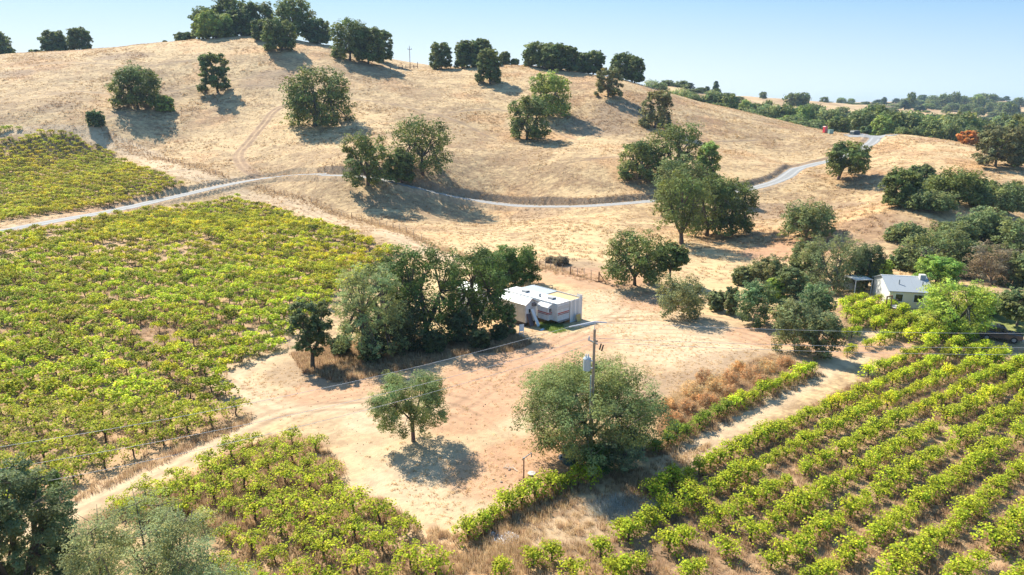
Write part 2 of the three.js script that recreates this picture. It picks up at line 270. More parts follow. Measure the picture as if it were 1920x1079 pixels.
      const soil = A[k + 2] / 255; mix(soil * 0.9, lerp(0.20, 0.37, t) * v, lerp(0.115, 0.225, t) * v, lerp(0.065, 0.125, t) * v);
      const pale = clamp(A[k] / 200) * sstep(0.05, 0.5, n2 + A[k] / 300); mix(pale * 0.75, 0.54 * v, 0.395 * v, 0.25 * v);
      const red = clamp(A[k + 1] / 170) * sstep(0.15, 0.6, n2 * 0.6 + n3 * 0.4 + A[k + 1] / 400); mix(red * 0.8, 0.44 * v, 0.24 * v, 0.135 * v);
      const rut = clamp(B[k] / 230) * (0.6 + 0.4 * sstep(0.3, 0.6, n2)); mix(rut * 0.85, 0.25 * v, 0.15 * v, 0.085 * v);
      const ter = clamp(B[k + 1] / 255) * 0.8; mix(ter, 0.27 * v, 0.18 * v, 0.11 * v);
      const gr = C[k + 2] / 255; mix(gr * 0.85, 0.17 * v, 0.24 * v, 0.05 * v);
      out[k] = LUT[clamp(r, 0, 1) * 4095 | 0]; out[k + 1] = LUT[clamp(g, 0, 1) * 4095 | 0]; out[k + 2] = LUT[clamp(b, 0, 1) * 4095 | 0]; out[k + 3] = 255;
    }
  }
  const tx = new THREE.DataTexture(out, S, S); tx.colorSpace = THREE.SRGBColorSpace; tx.magFilter = THREE.LinearFilter; tx.minFilter = THREE.LinearMipmapLinearFilter; tx.generateMipmaps = true; tx.needsUpdate = true;
  return tx;
}
function sheet(name, i0, i1, j0, j1, x0, x1, d0, d1, mat, skip, label) {
  const w = i1 - i0 + 1, P = [], U = [], I = [], id = new Map(), N = [];
  const vert = (i, j) => { const q = j * NX + i; if (id.has(q)) return id.get(q);
    const X = GX[i], D = GD[j]; P.push(X, HT[q], -D); U.push((X - x0) / (x1 - x0), (D - d0) / (d1 - d0));
    const il = Math.max(0, i - 1), ir = Math.min(NX - 1, i + 1), jl = Math.max(0, j - 1), jr = Math.min(ND - 1, j + 1);
    const dx = (HT[j * NX + ir] - HT[j * NX + il]) / (GX[ir] - GX[il]), dd = (HT[jr * NX + i] - HT[jl * NX + i]) / (GD[jr] - GD[jl]), l = Math.hypot(dx, 1, dd); N.push(-dx / l, 1 / l, dd / l);
    const k = id.size; id.set(q, k); return k; };
  for (let j = j0; j < j1; j++) for (let i = i0; i < i1; i++) { if (skip && skip(i, j)) continue; const a = vert(i, j), b = vert(i + 1, j), c = vert(i, j + 1), d = vert(i + 1, j + 1); I.push(a, b, c, b, d, c); }
  const g = new THREE.BufferGeometry(); g.setAttribute('position', new THREE.BufferAttribute(new Float32Array(P), 3)); g.setAttribute('normal', new THREE.BufferAttribute(new Float32Array(N), 3)); g.setAttribute('uv', new THREE.BufferAttribute(new Float32Array(U), 2)); g.setIndex(I);
  const m = shade(new THREE.Mesh(g, mat)); m.name = name; scene.add(m); return tag(m, label, null, null, 'structure');
}
const jA = find(GD, 150) + 1, jB = find(GD, 425) + 1, iA = find(GX, -150), iB = find(GX, 150) + 1, iC = find(GX, -420), iD = find(GX, 420) + 1;
const earth = (x0, x1, d0, d1, S, rep, bump) => { const bt = roughTex.clone(); bt.repeat.set((x1 - x0) / rep, (d1 - d0) / rep); bt.needsUpdate = true; return new THREE.MeshStandardMaterial({ map: earthMap(x0, x1, d0, d1, S), bumpMap: bt, bumpScale: bump, roughness: 0.95 }); };
const jz = find(GD, 18);
sheet('ground', iA, iB, jz, jA, -110, 110, 25, 155, earth(-110, 110, 25, 155, 2048, 4.3, 0.07), null, 'dry yard and vineyard soil of pale straw and reddish earth');
sheet('hillside', iC, iD, jA, jB, -270, 270, 145, 425, earth(-270, 270, 145, 425, 2048, 9, 0.3), null, 'golden hill of dry grass rising behind the vineyard');
{
  const farM = earth(-2500, 2500, -100, 4200, 1024, 60, 1.0);
  const st = 3, Pf = [], Uf = [], If = [], nx = Math.floor((NX - 1) / st) + 1, nd = Math.floor((ND - 1) / st) + 1, into = (i, j) => (i >= iA && i <= iB && j >= jz && j <= jA) || (i >= iC && i <= iD && j >= jA && j <= jB);
  for (let b = 0; b < nd; b++) for (let a = 0; a < nx; a++) { const i = a * st, j = b * st; Pf.push(GX[i], HT[j * NX + i] - (into(i, j) ? 1.2 : 0), -GD[j]); Uf.push((GX[i] + 2500) / 5000, (GD[j] + 100) / 4300); }
  for (let b = 0; b < nd - 1; b++) for (let a = 0; a < nx - 1; a++) { const i = a * st, j = b * st; if (into(i, j) && into(i + st, j) && into(i, j + st) && into(i + st, j + st)) continue; const p = b * nx + a; If.push(p, p + 1, p + nx, p + 1, p + nx + 1, p + nx); }
  const gf = new THREE.BufferGeometry(); gf.setAttribute('position', new THREE.Float32BufferAttribute(Pf, 3)); gf.setAttribute('uv', new THREE.Float32BufferAttribute(Uf, 2)); gf.setIndex(If); gf.computeVertexNormals();
  const mf = shade(new THREE.Mesh(gf, farM)); mf.name = 'far_hills'; scene.add(mf); tag(mf, 'distant golden and wooded hills', null, null, 'structure');
}
// gravel road laid on its bench
{
  const P = [], N = [], U = [], I = [], half = 2.2, cols = [-1, -0.6, -0.2, 0.2, 0.6, 1]; let s = 0;
  const line = spline(roadLine.map((p) => [p[0], p[1]]), 0.7);
  line.forEach(([x, d], i) => {
    const q = line[Math.min(line.length - 1, i + 1)], p = line[Math.max(0, i - 1)], l = Math.hypot(q[0] - p[0], q[1] - p[1]) || 1, nx = -(q[1] - p[1]) / l, nd = (q[0] - p[0]) / l; s += i ? Math.hypot(x - line[i - 1][0], d - line[i - 1][1]) : 0;
    const wide = half * (0.92 + 0.16 * vn(s / 4, 3)) * (i > line.length - 40 ? 1 + 0.045 * (i - line.length + 40) : 1);
    for (const c of cols) { const X = x + nx * c * wide, D = d + nd * c * wide; P.push(X, gy(X, D) + 0.09 - 0.05 * c * c, -D); N.push(0, 1, 0); U.push(c * 2 / 4, s / 4); }
    if (i) { const k = (i - 1) * 6; for (let j = 0; j < 5; j++) I.push(k + j, k + j + 6, k + j + 1, k + j + 1, k + j + 6, k + j + 7); }
  });
  const g = new THREE.BufferGeometry(); g.setAttribute('position', new THREE.Float32BufferAttribute(P, 3)); g.setAttribute('uv', new THREE.Float32BufferAttribute(U, 2)); g.setIndex(I); g.computeVertexNormals();
  const n = 512, d = new Uint8Array(n * n * 4); for (let y = 0; y < n; y++) for (let x = 0; x < n; x++) { const u = x / n, v = y / n; const f = 0.5 * tile(u, v, 60) + 0.5 * tile(u, v, 9), rut = Math.exp(-(((Math.abs(u * 4 - 2) % 2) - 0.9) ** 2) / 0.1) * 0.11; const b = 0.19 + 0.13 * f + rut; d.set([LUT[b * 1.0 * 4095 | 0], LUT[b * 0.985 * 4095 | 0], LUT[b * 0.96 * 4095 | 0], 255], (y * n + x) * 4); }
  const t = new THREE.DataTexture(d, n, n); t.wrapS = t.wrapT = THREE.RepeatWrapping; t.colorSpace = THREE.SRGBColorSpace; t.magFilter = THREE.LinearFilter; t.needsUpdate = true;
  const m = shade(new THREE.Mesh(g, new THREE.MeshStandardMaterial({ map: t, bumpMap: roughTex, bumpScale: 0.03, roughness: 0.95, side: THREE.DoubleSide }))); m.name = 'gravel_road'; scene.add(m); tag(m, 'pale grey gravel road winding along the foot of the hill', null, null, 'structure');
}

{   // gravel pad where the road ends on the ridge
  const c = at(1632, 256), P = [], I = [], U = []; for (let k = 0; k <= 6; k++) for (let a = 0; a < 28; a++) { const th = a / 28 * 6.2832, rr = k / 6 * (8 + 2.5 * vn(a * 0.7, 5)), X = c[0] + Math.cos(th) * rr * 1.1, D = c[1] + Math.sin(th) * rr; P.push(X, gy(X, D) + 0.14 - 0.012 * k, -D); U.push(X / 4, D / 4); }
  for (let k = 0; k < 6; k++) for (let a = 0; a < 28; a++) { const p = k * 28 + a, q = k * 28 + (a + 1) % 28; I.push(p, q, p + 28, q, q + 28, p + 28); }
  const g = new THREE.BufferGeometry(); g.setAttribute('position', new THREE.Float32BufferAttribute(P, 3)); g.setAttribute('uv', new THREE.Float32BufferAttribute(U, 2)); g.setIndex(I); g.computeVertexNormals();
  const m = shade(new THREE.Mesh(g, new THREE.MeshStandardMaterial({ color: new THREE.Color().setRGB(0.27, 0.27, 0.265), bumpMap: roughTex, bumpScale: 0.03, roughness: 0.95, side: THREE.DoubleSide }))); m.name = 'gravel_pad'; scene.add(m); tag(m, 'grey gravel parking place at the top of the road', null, null, 'structure');
}

// ---------------------------------------------------------------- trees and shrubs
const leafMat = new THREE.MeshPhysicalMaterial({ vertexColors: true, roughness: 0.8, transmission: 0.48, thickness: 0, specularIntensity: 0.18, side: THREE.DoubleSide });
const barkTex = noiseTex(128, (x, y) => 0.6 * tile(x, y, 30) + 0.4 * tile(x, y, 8), 4);
const barkMat = new THREE.MeshStandardMaterial({ vertexColors: true, roughness: 0.95 });
const KIND = {   // leaf colour, share of crown height above the ground, clump count, clump size, cover, leaf width, bark
  oak: { c: [0.103, 0.130, 0.042], base: 0.04, n: 34, cr: 0.29, cover: 1.0, wd: 0.62, sq: 0.8, bark: [0.10, 0.08, 0.06] },
  blue: { c: [0.12, 0.148, 0.062], base: 0.04, n: 32, cr: 0.28, cover: 0.95, wd: 0.6, sq: 0.8, bark: [0.16, 0.14, 0.12] },
  light: { c: [0.17, 0.22, 0.06], base: 0.06, n: 30, cr: 0.28, cover: 0.9, wd: 0.6, sq: 0.85, bark: [0.15, 0.12, 0.09] },
  sparse: { c: [0.14, 0.14, 0.06], base: 0.06, n: 24, cr: 0.23, cover: 0.72, wd: 0.6, sq: 0.8, bark: [0.12, 0.10, 0.08] },
  olive: { c: [0.142, 0.175, 0.072], base: 0.2, n: 34, cr: 0.30, cover: 1.0, wd: 0.42, sq: 0.8, bark: [0.15, 0.12, 0.09] },
  willow: { c: [0.20, 0.24, 0.115], base: 0.06, n: 40, cr: 0.24, cover: 0.95, wd: 0.36, sq: 1.4, bark: [0.12, 0.10, 0.08] },
  shrub: { c: [0.12, 0.15, 0.07], base: 0.0, n: 22, cr: 0.36, cover: 0.95, wd: 0.5, sq: 0.9, bark: [0.13, 0.10, 0.08] },
  lime: { c: [0.23, 0.29, 0.055], base: 0.12, n: 36, cr: 0.26, cover: 1.3, wd: 0.45, sq: 0.8, bark: [0.12, 0.10, 0.08] },
  bare: { c: [0.17, 0.145, 0.11], base: 0.1, n: 26, cr: 0.28, cover: 0.45, wd: 0.22, sq: 1.0, bark: [0.16, 0.14, 0.12] },
  rust: { c: [0.30, 0.14, 0.045], base: 0.0, n: 16, cr: 0.36, cover: 0.9, wd: 0.6, sq: 0.9, bark: [0.13, 0.10, 0.08] },
  pine: { c: [0.065, 0.10, 0.055], base: 0.1, n: 26, cr: 0.26, cover: 0.95, wd: 0.5, sq: 0.7, bark: [0.10, 0.08, 0.06] },
};
function crownAndTrunk(kind, seed, h, w, dist, o = {}) {
  const K = { ...KIND[kind], ...o }; K.c = [K.c[0] * 1.9, K.c[1] * 1.82, K.c[2] * 1.5]; const r = rng(seed), leaf = new GB(), wood = new GB();
  const ls = o.ls || clamp(dist * 0.0023, 0.13, 0.9), y0 = h * K.base, cy = (h + y0) / 2, ry = (h - y0) / 2;
  const lean = [(r() - 0.5) * 0.25 * w + (o.lean || 0) * w, (r() - 0.5) * 0.25 * w], clumps = [];
  const lump = Array.from({ length: 5 }, () => [r() * 6.28, 0.75 + r() * 0.4]);
  const wAt = (az) => { let s = 0, q = 0; for (const [a, f] of lump) { const k = Math.exp(3 * (Math.cos(az - a) - 1)) + 0.01; s += k * f; q += k; } return w * Math.min(1.12, s / q + 0.08); };
  for (let i = 0; i < K.n; i++) {
    const az = (i * 2.39996 + r() * 0.9), up = kind === 'pine' ? lerp(-0.95, 0.98, i / K.n) : lerp(-0.92, 0.95, Math.pow((i + r()) / K.n, 0.9)), ring = Math.sqrt(Math.max(0, 1 - up * up)), f = i % 4 === 0 ? 0.35 + 0.3 * r() : 0.72 + 0.28 * r();
    const cr = K.cr * w * (0.72 + 0.6 * r()) * (kind === 'pine' ? 1 : 1), taper = kind === 'pine' ? lerp(1, 0.25, (up + 1) / 2) : up < 0 ? 1 : 1;
    const ww = Math.max(0.1, wAt(az) - cr * 0.8), shape = kind === 'pine' ? taper : (up < 0 ? Math.pow(ring, 0.3) : Math.pow(ring, 0.7));
    clumps.push([Math.cos(az) * ww * f * shape + lean[0], cy + up * Math.max(0.1, ry - cr * 0.55 * K.sq) * (0.9 + 0.1 * r()), Math.sin(az) * ww * f * shape + lean[1], cr, 0.8 + 0.42 * r(), r()]);
  }
  if (!o.noSkirt && kind !== 'pine' && kind !== 'shrub' && kind !== 'rust' && K.base < 0.13) for (let i = 0, m = Math.round(K.n * 0.4); i < m; i++) { const az = i * 2.39996 + r(), cr = K.cr * w * (0.55 + 0.4 * r()), ww = wAt(az) - cr * 0.7, f = 0.7 + 0.32 * r(); clumps.push([Math.cos(az) * ww * f + lean[0], y0 + h * (0.05 + 0.16 * r()), Math.sin(az) * ww * f + lean[1], cr, 0.8 + 0.4 * r(), r()]); }
  const area = clumps.reduce((s, c) => s + 4 * Math.PI * c[3] * c[3], 0), total = Math.min(o.max || (kind !== 'shrub' && dist < 75 ? 26000 : kind === 'shrub' ? 8000 : dist < 130 ? 11000 : 7600), Math.round(K.cover * 1.25 * area / (ls * ls * K.wd * 0.6)));
  for (const c of clumps) {
    const n = Math.round(total * 4 * Math.PI * c[3] * c[3] / area);// = Array.from({ length: 7 }, () => { const a = r() * 6.28, b = r() * 2 - 1, q = Math.sqrt(1 - b * b); return [Math.cos(a) * q, b, Math.sin(a) * q]; });
    const sprays = Array.from({ length: K.sprays || 15 }, () => { const b = r() * 2 - 1, a = r() * 6.283, q = Math.sqrt(1 - b * b), rr = c[3] * (0.62 + 0.5 * r()); return [Math.cos(a) * q, b, Math.sin(a) * q, rr, 0.72 + 0.56 * r()]; });
    for (let k = 0; k < n; k++) {
      const e = sprays[k % sprays.length], d = e, sr = c[3] * 0.40, b = r() * 2 - 1, a = r() * 6.283, q = Math.sqrt(1 - b * b) * Math.cbrt(r()) * sr, core = r() < 0.12;
      let x = c[0] + (core ? 0.4 : 1) * e[0] * e[3] + Math.cos(a) * q, y = c[1] + (core ? 0.4 : 1) * e[1] * e[3] * K.sq + b * sr * 0.55, z = c[2] + (core ? 0.4 : 1) * e[2] * e[3] + Math.sin(a) * q;
      if (o.droop && y < cy) y -= o.droop * r() * ry * 0.5;
      if (y < 0.12) y = 0.12 + r() * 0.2;
      let nx = d[0] * 0.7 + (r() - 0.5) * 1.3, ny = d[1] * 0.6 + 0.65 + (r() - 0.5) * 1.1, nz = d[2] * 0.7 + (r() - 0.5) * 1.3; const nl = Math.hypot(nx, ny, nz) || 1;
      const s = ls * (0.65 + 0.75 * r()), t = c[4] * e[4] * (0.78 + 0.44 * r()), y2 = (r() - 0.5) * 0.25 + (c[5] - 0.5) * 0.25;
      leaf.leaf(x, y, z, nx / nl, ny / nl, nz / nl, r() * 6.283, s * 1.25, s * 1.25 * K.wd, [K.c[0] * t * (1 + y2), K.c[1] * t, K.c[2] * t * (1 - y2)]);
    }
  }
  const tr = o.tr || clamp(0.032 * h * (w / h > 0.6 ? 1.15 : 0.9), 0.05, 0.8), fork = h * (o.fork || Math.max(0.14, K.base * 0.95)), top = [lean[0] * 0.4, fork, lean[1] * 0.4], bc = () => K.bark.map((v) => v * (0.8 + 0.4 * r()));
  wood.limb([0, -0.6, 0], [0, 0.25, 0], tr * 1.7, tr * 1.15, bc(), 8); wood.limb([0, 0.25, 0], [top[0] * 0.5, fork * 0.55, top[2] * 0.5], tr * 1.15, tr, bc(), 8); wood.limb([top[0] * 0.5, fork * 0.55, top[2] * 0.5], top, tr, tr * 0.92, bc(), 8);
  const mains = Array.from({ length: 5 }, (_, i) => { const a = i * 1.257 + r() * 0.7; const e = [lean[0] + Math.cos(a) * w * 0.34, lerp(fork, cy, 0.75 + 0.3 * r()), lean[1] + Math.sin(a) * w * 0.34], mid = [lerp(top[0], e[0], 0.5) + (r() - 0.5) * 0.08 * w, lerp(top[1], e[1], 0.42), lerp(top[2], e[2], 0.5)]; const c = bc(); wood.limb(top, mid, tr * 0.72, tr * 0.5, c); wood.limb(mid, e, tr * 0.5, tr * 0.34, c); return e; });
  for (const c of clumps) { let e = mains[0], q = 1e9; for (const m of mains) { const s = (m[0] - c[0]) ** 2 + (m[1] - c[1]) ** 2 + (m[2] - c[2]) ** 2; if (s < q) { q = s; e = m; } } wood.limb(e, [c[0], c[1], c[2]], tr * 0.32, tr * 0.08, bc(), 5);
    if (dist < 130 || kind === 'bare' || kind === 'sparse') for (let k = 0; k < (kind === 'bare' ? 9 : 3); k++) { const a = r() * 6.28, b = r() * 1.6 - 0.6; wood.limb([c[0], c[1], c[2]], [c[0] + Math.cos(a) * c[3] * 0.9, c[1] + b * c[3] * 0.9, c[2] + Math.sin(a) * c[3] * 0.9], tr * 0.1, tr * 0.03, bc(), 4); } }
  return [leaf.geo(), wood.geo()];
}
let treeSeed = 100;
function put(px, by, top, wpx, kind, label, o = {}) {   // a tree whose foot is seen at (px, by) or stands at the distance o.d
  let X, D;
  if (o.d) { D = o.d; const rb = ray(px, by); X = rb[0] * D / rb[2]; } else { const p = at(px, by); X = p[0]; D = p[1]; }
  const rt = ray(px, top), g = gy(X, D), h = Math.max(1, EYE + rt[1] * D / rt[2] - g), w = wpx / FOC * D / rt[2], dist = Math.hypot(X, D, EYE);
  const nm = o.name || { oak: 'oak_tree', blue: 'oak_tree', light: 'oak_tree', sparse: 'oak_tree', olive: 'olive_tree', willow: 'willow_tree', shrub: 'shrub', lime: 'leafy_tree', bare: 'bare_tree', rust: 'shrub', pine: 'conifer_tree' }[kind];
  const t = thing(nm, new THREE.Vector3(X, g - 0.05, -D), 0, label, o.cat || (nm === 'shrub' ? 'shrub' : 'tree'), o.group), [lg, wg] = crownAndTrunk(kind, treeSeed++, h, w, dist, o);
  part('crown', lg, leafMat, t); part('trunk', wg, barkMat, t);
  return t;
}
// along the skyline
put(-8, 104, 55, 26, 'blue', 'tall hazy oak cut by the left edge of the picture on the skyline', { d: 385 });
put(12, 106, 86, 14, 'blue', 'low rounded tree at the left edge of the skyline, below a taller oak', { d: 382 });
put(106, 99, 57, 23, 'blue', 'left and lower of two hazy oaks side by side on the left skyline', { d: 385 });
put(149, 95, 50, 23, 'blue', 'right and taller of two hazy oaks side by side on the left skyline', { d: 382 });
put(70, 104, 98, 14, 'shrub', 'tiny low shrub on the skyline left of the pair of hazy oaks', { d: 380 });
put(347, 78, 60, 18, 'blue', 'small shrubby tree on the skyline at the left foot of the hilltop grove', { d: 385 });
put(309, 82, 76, 4, 'shrub', 'tiny lone shrub on the bare skyline left of the hilltop grove', { d: 382 });
const grove = 'oaks of the dense grove on the hilltop';
put(388, 72, 10, 30, 'oak', 'tall oak at the left end of the hilltop grove', { d: 382 }); put(405, 74, 20, 36, 'light', 'rounded green oak at the front left of the hilltop grove', { d: 370 });
put(432, 68, -10, 36, 'oak', 'tallest dark oak in the left half of the hilltop grove', { d: 385 }); put(452, 70, 14, 24, 'oak', 'dark oak closing the right side of the left hilltop clump', { d: 376 });
put(492, 82, 36, 20, 'oak', 'small dark oak at the front of the hilltop grove, left of the spreading one', { d: 358 }); put(488, 70, 2, 32, 'oak', 'airy tall oak in the middle of the hilltop grove', { d: 385 });
put(530, 94, 33, 35, 'oak', 'spreading dark oak at the front of the hilltop grove with a long shadow below', {}); put(552, 72, -6, 40, 'oak', 'tallest airy oak in the right half of the hilltop grove', { d: 382 });
put(596, 78, 33, 24, 'blue', 'bluish rounded oak at the right end of the hilltop grove', { d: 378 });
put(656, 113, 32, 40, 'oak', 'big open oak with visible limbs on the ridge right of the hilltop grove', {}); put(690, 116, 48, 28, 'oak', 'dark oak leaning against a big open oak on the ridge', { d: 342 }); put(718, 106, 52, 21, 'blue', 'bluish oak at the right of three ridge oaks left of the hilltop pole', { d: 362 });
put(827, 117, 77, 21, 'blue', 'lone round bluish oak on the skyline right of the hilltop pole', { d: 361 });
put(876, 122, 74, 26, 'oak', 'oak on the skyline behind the left shoulder of the darker downhill oak', { d: 362 }); put(905, 122, 70, 20, 'oak', 'tall bluish oak on the skyline rising behind the darker downhill oak', { d: 368 });
put(919, 157, 87, 26, 'oak', 'upright dark oak just below the skyline with a shadow to its right', {}); put(948, 123, 95, 12, 'blue', 'narrow oak on the skyline to the right of the upright dark oak', { d: 371 }); put(965, 124, 110, 9, 'shrub', 'small shrub alone on the skyline between two oak groups', { d: 371 });
put(1010, 134, 76, 32, 'oak', 'leftmost spreading oak of the long skyline row right of centre', { d: 357 }); put(1041, 135, 80, 27, 'oak', 'second oak from the left in the long skyline row right of centre', { d: 350 }); put(1064, 137, 85, 20, 'oak', 'third oak from the left in the long skyline row right of centre', { d: 352 });
put(1090, 139, 97, 19, 'oak', 'low oak in the dip of the long skyline row right of centre', { d: 357 }); put(1112, 141, 94, 24, 'oak', 'broad oak in the middle of the long skyline row behind a sparse brown oak', { d: 357 });
put(1140, 182, 122, 27, 'sparse', 'sparse brownish oak below the long skyline row', {}); put(1168, 153, 97, 26, 'oak', 'airy oak second from the right end of the long skyline row', { d: 350 }); put(1190, 158, 105, 17, 'oak', 'dark oak at the right end of the long skyline row', { d: 344 });
// on the slope
put(258, 202, 122, 46, 'oak', 'broad dark oak alone on the left slope beside a small round shrub', {}); put(309, 208, 178, 18, 'light', 'small round pale shrub right of the broad oak on the left slope', { name: 'shrub', base: 0 });
put(177, 238, 206, 15, 'shrub', 'small round dark bush at the top corner of the upper left vineyard', { c: [0.078, 0.117, 0.046] }); put(408, 173, 94, 32, 'oak', 'upright oak with ragged crown alone on the middle left slope', { n: 18 });
put(590, 236, 122, 68, 'oak', 'very large round oak beside the rutted track on the slope', { n: 46, cr: 0.27, base: 0.03, ls: 0.66, max: 11000, cover: 1.5 });
put(690, 347, 245, 50, 'oak', 'left oak of the group on the road, with clumped crown and short trunk', { n: 20 }); put(752, 342, 280, 28, 'oak', 'low dark oak between two large oaks at the road', { d: 197, base: 0.05 }); put(792, 327, 216, 58, 'oak', 'tall spreading oak above the road with pale limbs showing in its crown', { base: 0.07, fork: 0.3 });
put(988, 262, 176, 42, 'oak', 'dark dense oak of the pair in mid slope, in front of a lighter one', { n: 22, base: 0.06, droop: 0.4 }); put(1027, 217, 133, 42, 'light', 'light green airy oak of the pair in mid slope, behind a dark one', { droop: 0.5 });
put(1228, 240, 167, 33, 'sparse', 'sparse oak with open drooping crown above the oak group at the road', { droop: 0.6 });
put(1200, 335, 260, 46, 'oak', 'dark ragged oak at the left of the large oak group by the road', { n: 20, droop: 0.3 }); put(1262, 330, 226, 56, 'oak', 'oak rising at the back of the large oak group by the road', { d: 206 });
put(1325, 345, 262, 30, 'light', 'slender lighter oak at the back right of the large oak group by the road', { d: 196 }); put(1272, 372, 288, 54, 'blue', 'rounded grey green oak in the middle of the large oak group by the road', { d: 178, base: 0.1 });
put(1278, 458, 318, 60, 'oak', 'tall oak with bare trunk standing nearest in the large oak group by the road', { base: 0.14 }); put(1372, 440, 330, 50, 'oak', 'dark dense oak at the lower right of the large oak group by the road', { base: 0.04 }); put(1325, 445, 322, 48, 'oak', 'oak between the bare-trunked and the dark dense oak at the road', { d: 152 });
put(1572, 337, 264, 50, 'oak', 'leaning oak alone beside the bend of the gravel road', { n: 18, droop: 0.5, fork: 0.3, lean: 0.25, base: 0.2 });
put(1190, 535, 430, 60, 'oak', 'round dark oak beside the yard entrance and wire fence', { base: 0.12 }); put(1256, 530, 455, 32, 'oak', 'smaller oak with a thin trunk right of the round oak at the fence', { base: 0.3 });
put(1511, 446, 377, 52, 'blue', 'rounded grey oak alone on the lower right slope', { base: 0.1 });
put(1867, 312, 232, 46, 'sparse', 'spreading dull oak on the slope near the right edge of the picture', { c: [0.117, 0.124, 0.065] }); put(1908, 312, 208, 44, 'blue', 'tall grey green oak cut by the right edge of the picture', { d: 208 });
put(1620, 268, 236, 12, 'shrub', 'shrub beside the dark container at the parking place', { d: 297, c: [0.091, 0.124, 0.052] });
put(1815, 275, 246, 22, 'rust', 'rust orange bush beside the woodland at the right', { d: 262 });
// creek wood on the right
put(1686, 385, 314, 36, 'oak', 'dark leaning oak at the left edge of the creek wood', {}); put(1722, 378, 306, 26, 'blue', 'thin grey oak next to the dark leaning oak in the creek wood', { d: 172 });
put(1790, 430, 318, 56, 'oak', 'tall dark oak in the middle of the creek wood', { d: 150, base: 0.08 }); put(1728, 432, 358, 48, 'blue', 'wide grey green tree at the front left of the creek wood', { d: 146, base: 0.04 });
put(1850, 440, 345, 48, 'blue', 'grey tree at the right of the creek wood', { d: 152, base: 0.05 }); put(1908, 420, 340, 34, 'oak', 'dark tree at the right edge of the picture in the creek wood', { d: 160, base: 0.05 });
put(1835, 480, 388, 42, 'shrub', 'low rounded grey tree below the tall dark oak of the creek wood', { d: 134 }); put(1905, 500, 405, 48, 'blue', 'large grey oak at the right edge behind the house', { d: 124, base: 0.05 });
put(1745, 530, 428, 62, 'blue', 'wide grey green oak directly behind the house', { d: 116, base: 0.05 }); put(1812, 520, 452, 36, 'oak', 'dark oak right of the wide oak behind the house', { d: 114, base: 0.1 });
put(1858, 548, 458, 52, 'bare', 'greyish half bare tree right of the house', { d: 106, tr: 0.16 }); put(1752, 545, 482, 42, 'lime', 'fresh green leafy tree at the back of the house roof', { d: 104, c: [0.169, 0.260, 0.058] });
put(1658, 512, 486, 20, 'lime', 'small yellow green shrub behind the left end of the house', { d: 113, name: 'shrub', base: 0 });
put(1566, 546, 442, 62, 'willow', 'big drooping grey green tree left of the house, in the middle of three', { base: 0.05, c: [0.137, 0.163, 0.078] }); put(1625, 540, 454, 34, 'willow', 'dark drooping tree touching the left side of the house', { d: 103, c: [0.091, 0.114, 0.055] }); put(1500, 520, 448, 36, 'willow', 'grey drooping tree left of the biggest drooping tree', { d: 111, c: [0.137, 0.163, 0.078] });
put(1780, 614, 520, 68, 'lime', 'bright yellow green spreading tree in front of the house', { d: 83.5, base: 0.02, n: 44, max: 15000 }); put(1851, 600, 550, 26, 'lime', 'small fresh green tree between the lawn and the parked car', { d: 88, c: [0.130, 0.221, 0.065] }); put(1905, 622, 542, 44, 'blue', 'grey green oak at the right edge beside the parked car', { d: 84, base: 0.2 });
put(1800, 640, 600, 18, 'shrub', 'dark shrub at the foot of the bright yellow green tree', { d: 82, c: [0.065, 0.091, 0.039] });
put(1762, 400, 330, 34, 'blue', 'grey oak rising behind the wide tree at the front left of the creek wood', { d: 165 }); put(1822, 400, 336, 36, 'oak', 'dark oak at the back of the creek wood, behind the grey tree', { d: 166 }); put(1880, 400, 350, 30, 'sparse', 'thin brownish oak in the creek wood near the right edge', { d: 170 });
put(1700, 470, 420, 36, 'blue', 'grey tree at the lower left of the creek wood above the house', { d: 132 }); put(1790, 470, 415, 44, 'blue', 'wide grey tree in the lower middle of the creek wood', { d: 130 }); put(1868, 470, 410, 40, 'oak', 'dark tree in the lower right of the creek wood', { d: 134 }); put(1915, 560, 470, 44, 'blue', 'grey oak at the right edge right of the half bare tree', { d: 104 });
put(1690, 520, 465, 30, 'blue', 'grey tree filling the gap above the left end of the house roof', { d: 118 });
// scrub along the right side of the yard
const scrub = [[1440, 540, 480, 36, 'grey scrub bush behind the row of yard bushes'], [1395, 535, 500, 22, 'small pale bush at the fence behind the yard bushes'], [1480, 560, 500, 30, 'olive green bush between the yard bushes and the drooping trees'], [1412, 607, 525, 44, 'round grey green bush right of centre at the yard edge'], [1283, 597, 515, 52, 'wide grey green bush at the yard edge right of the dark round oak'], [1345, 582, 545, 20, 'small bush between two wide bushes at the yard edge'], [1370, 590, 535, 16, 'spindly sapling between the yard bushes'], [1525, 610, 530, 44, 'grey bush behind the large dark bush at the vine rows'], [1490, 660, 560, 48, 'large dark grey bush at the corner of the yard'], [1540, 672, 580, 38, 'dark grey bush at the head of the dark vine row'], [1470, 615, 560, 24, 'bush half hidden behind the large dark corner bush']];
for (const [a, b, c, d, l] of scrub) put(a, b, c, d, 'shrub', l, { tr: 0.07, c: [0.125 + 0.02 * Math.sin(a), 0.155, 0.075], n: 26, cr: 0.32 });
put(1450, 560, 520, 20, 'lime', 'yellow green shrub among the grey yard bushes', { name: 'shrub', base: 0, c: [0.195, 0.260, 0.052] });
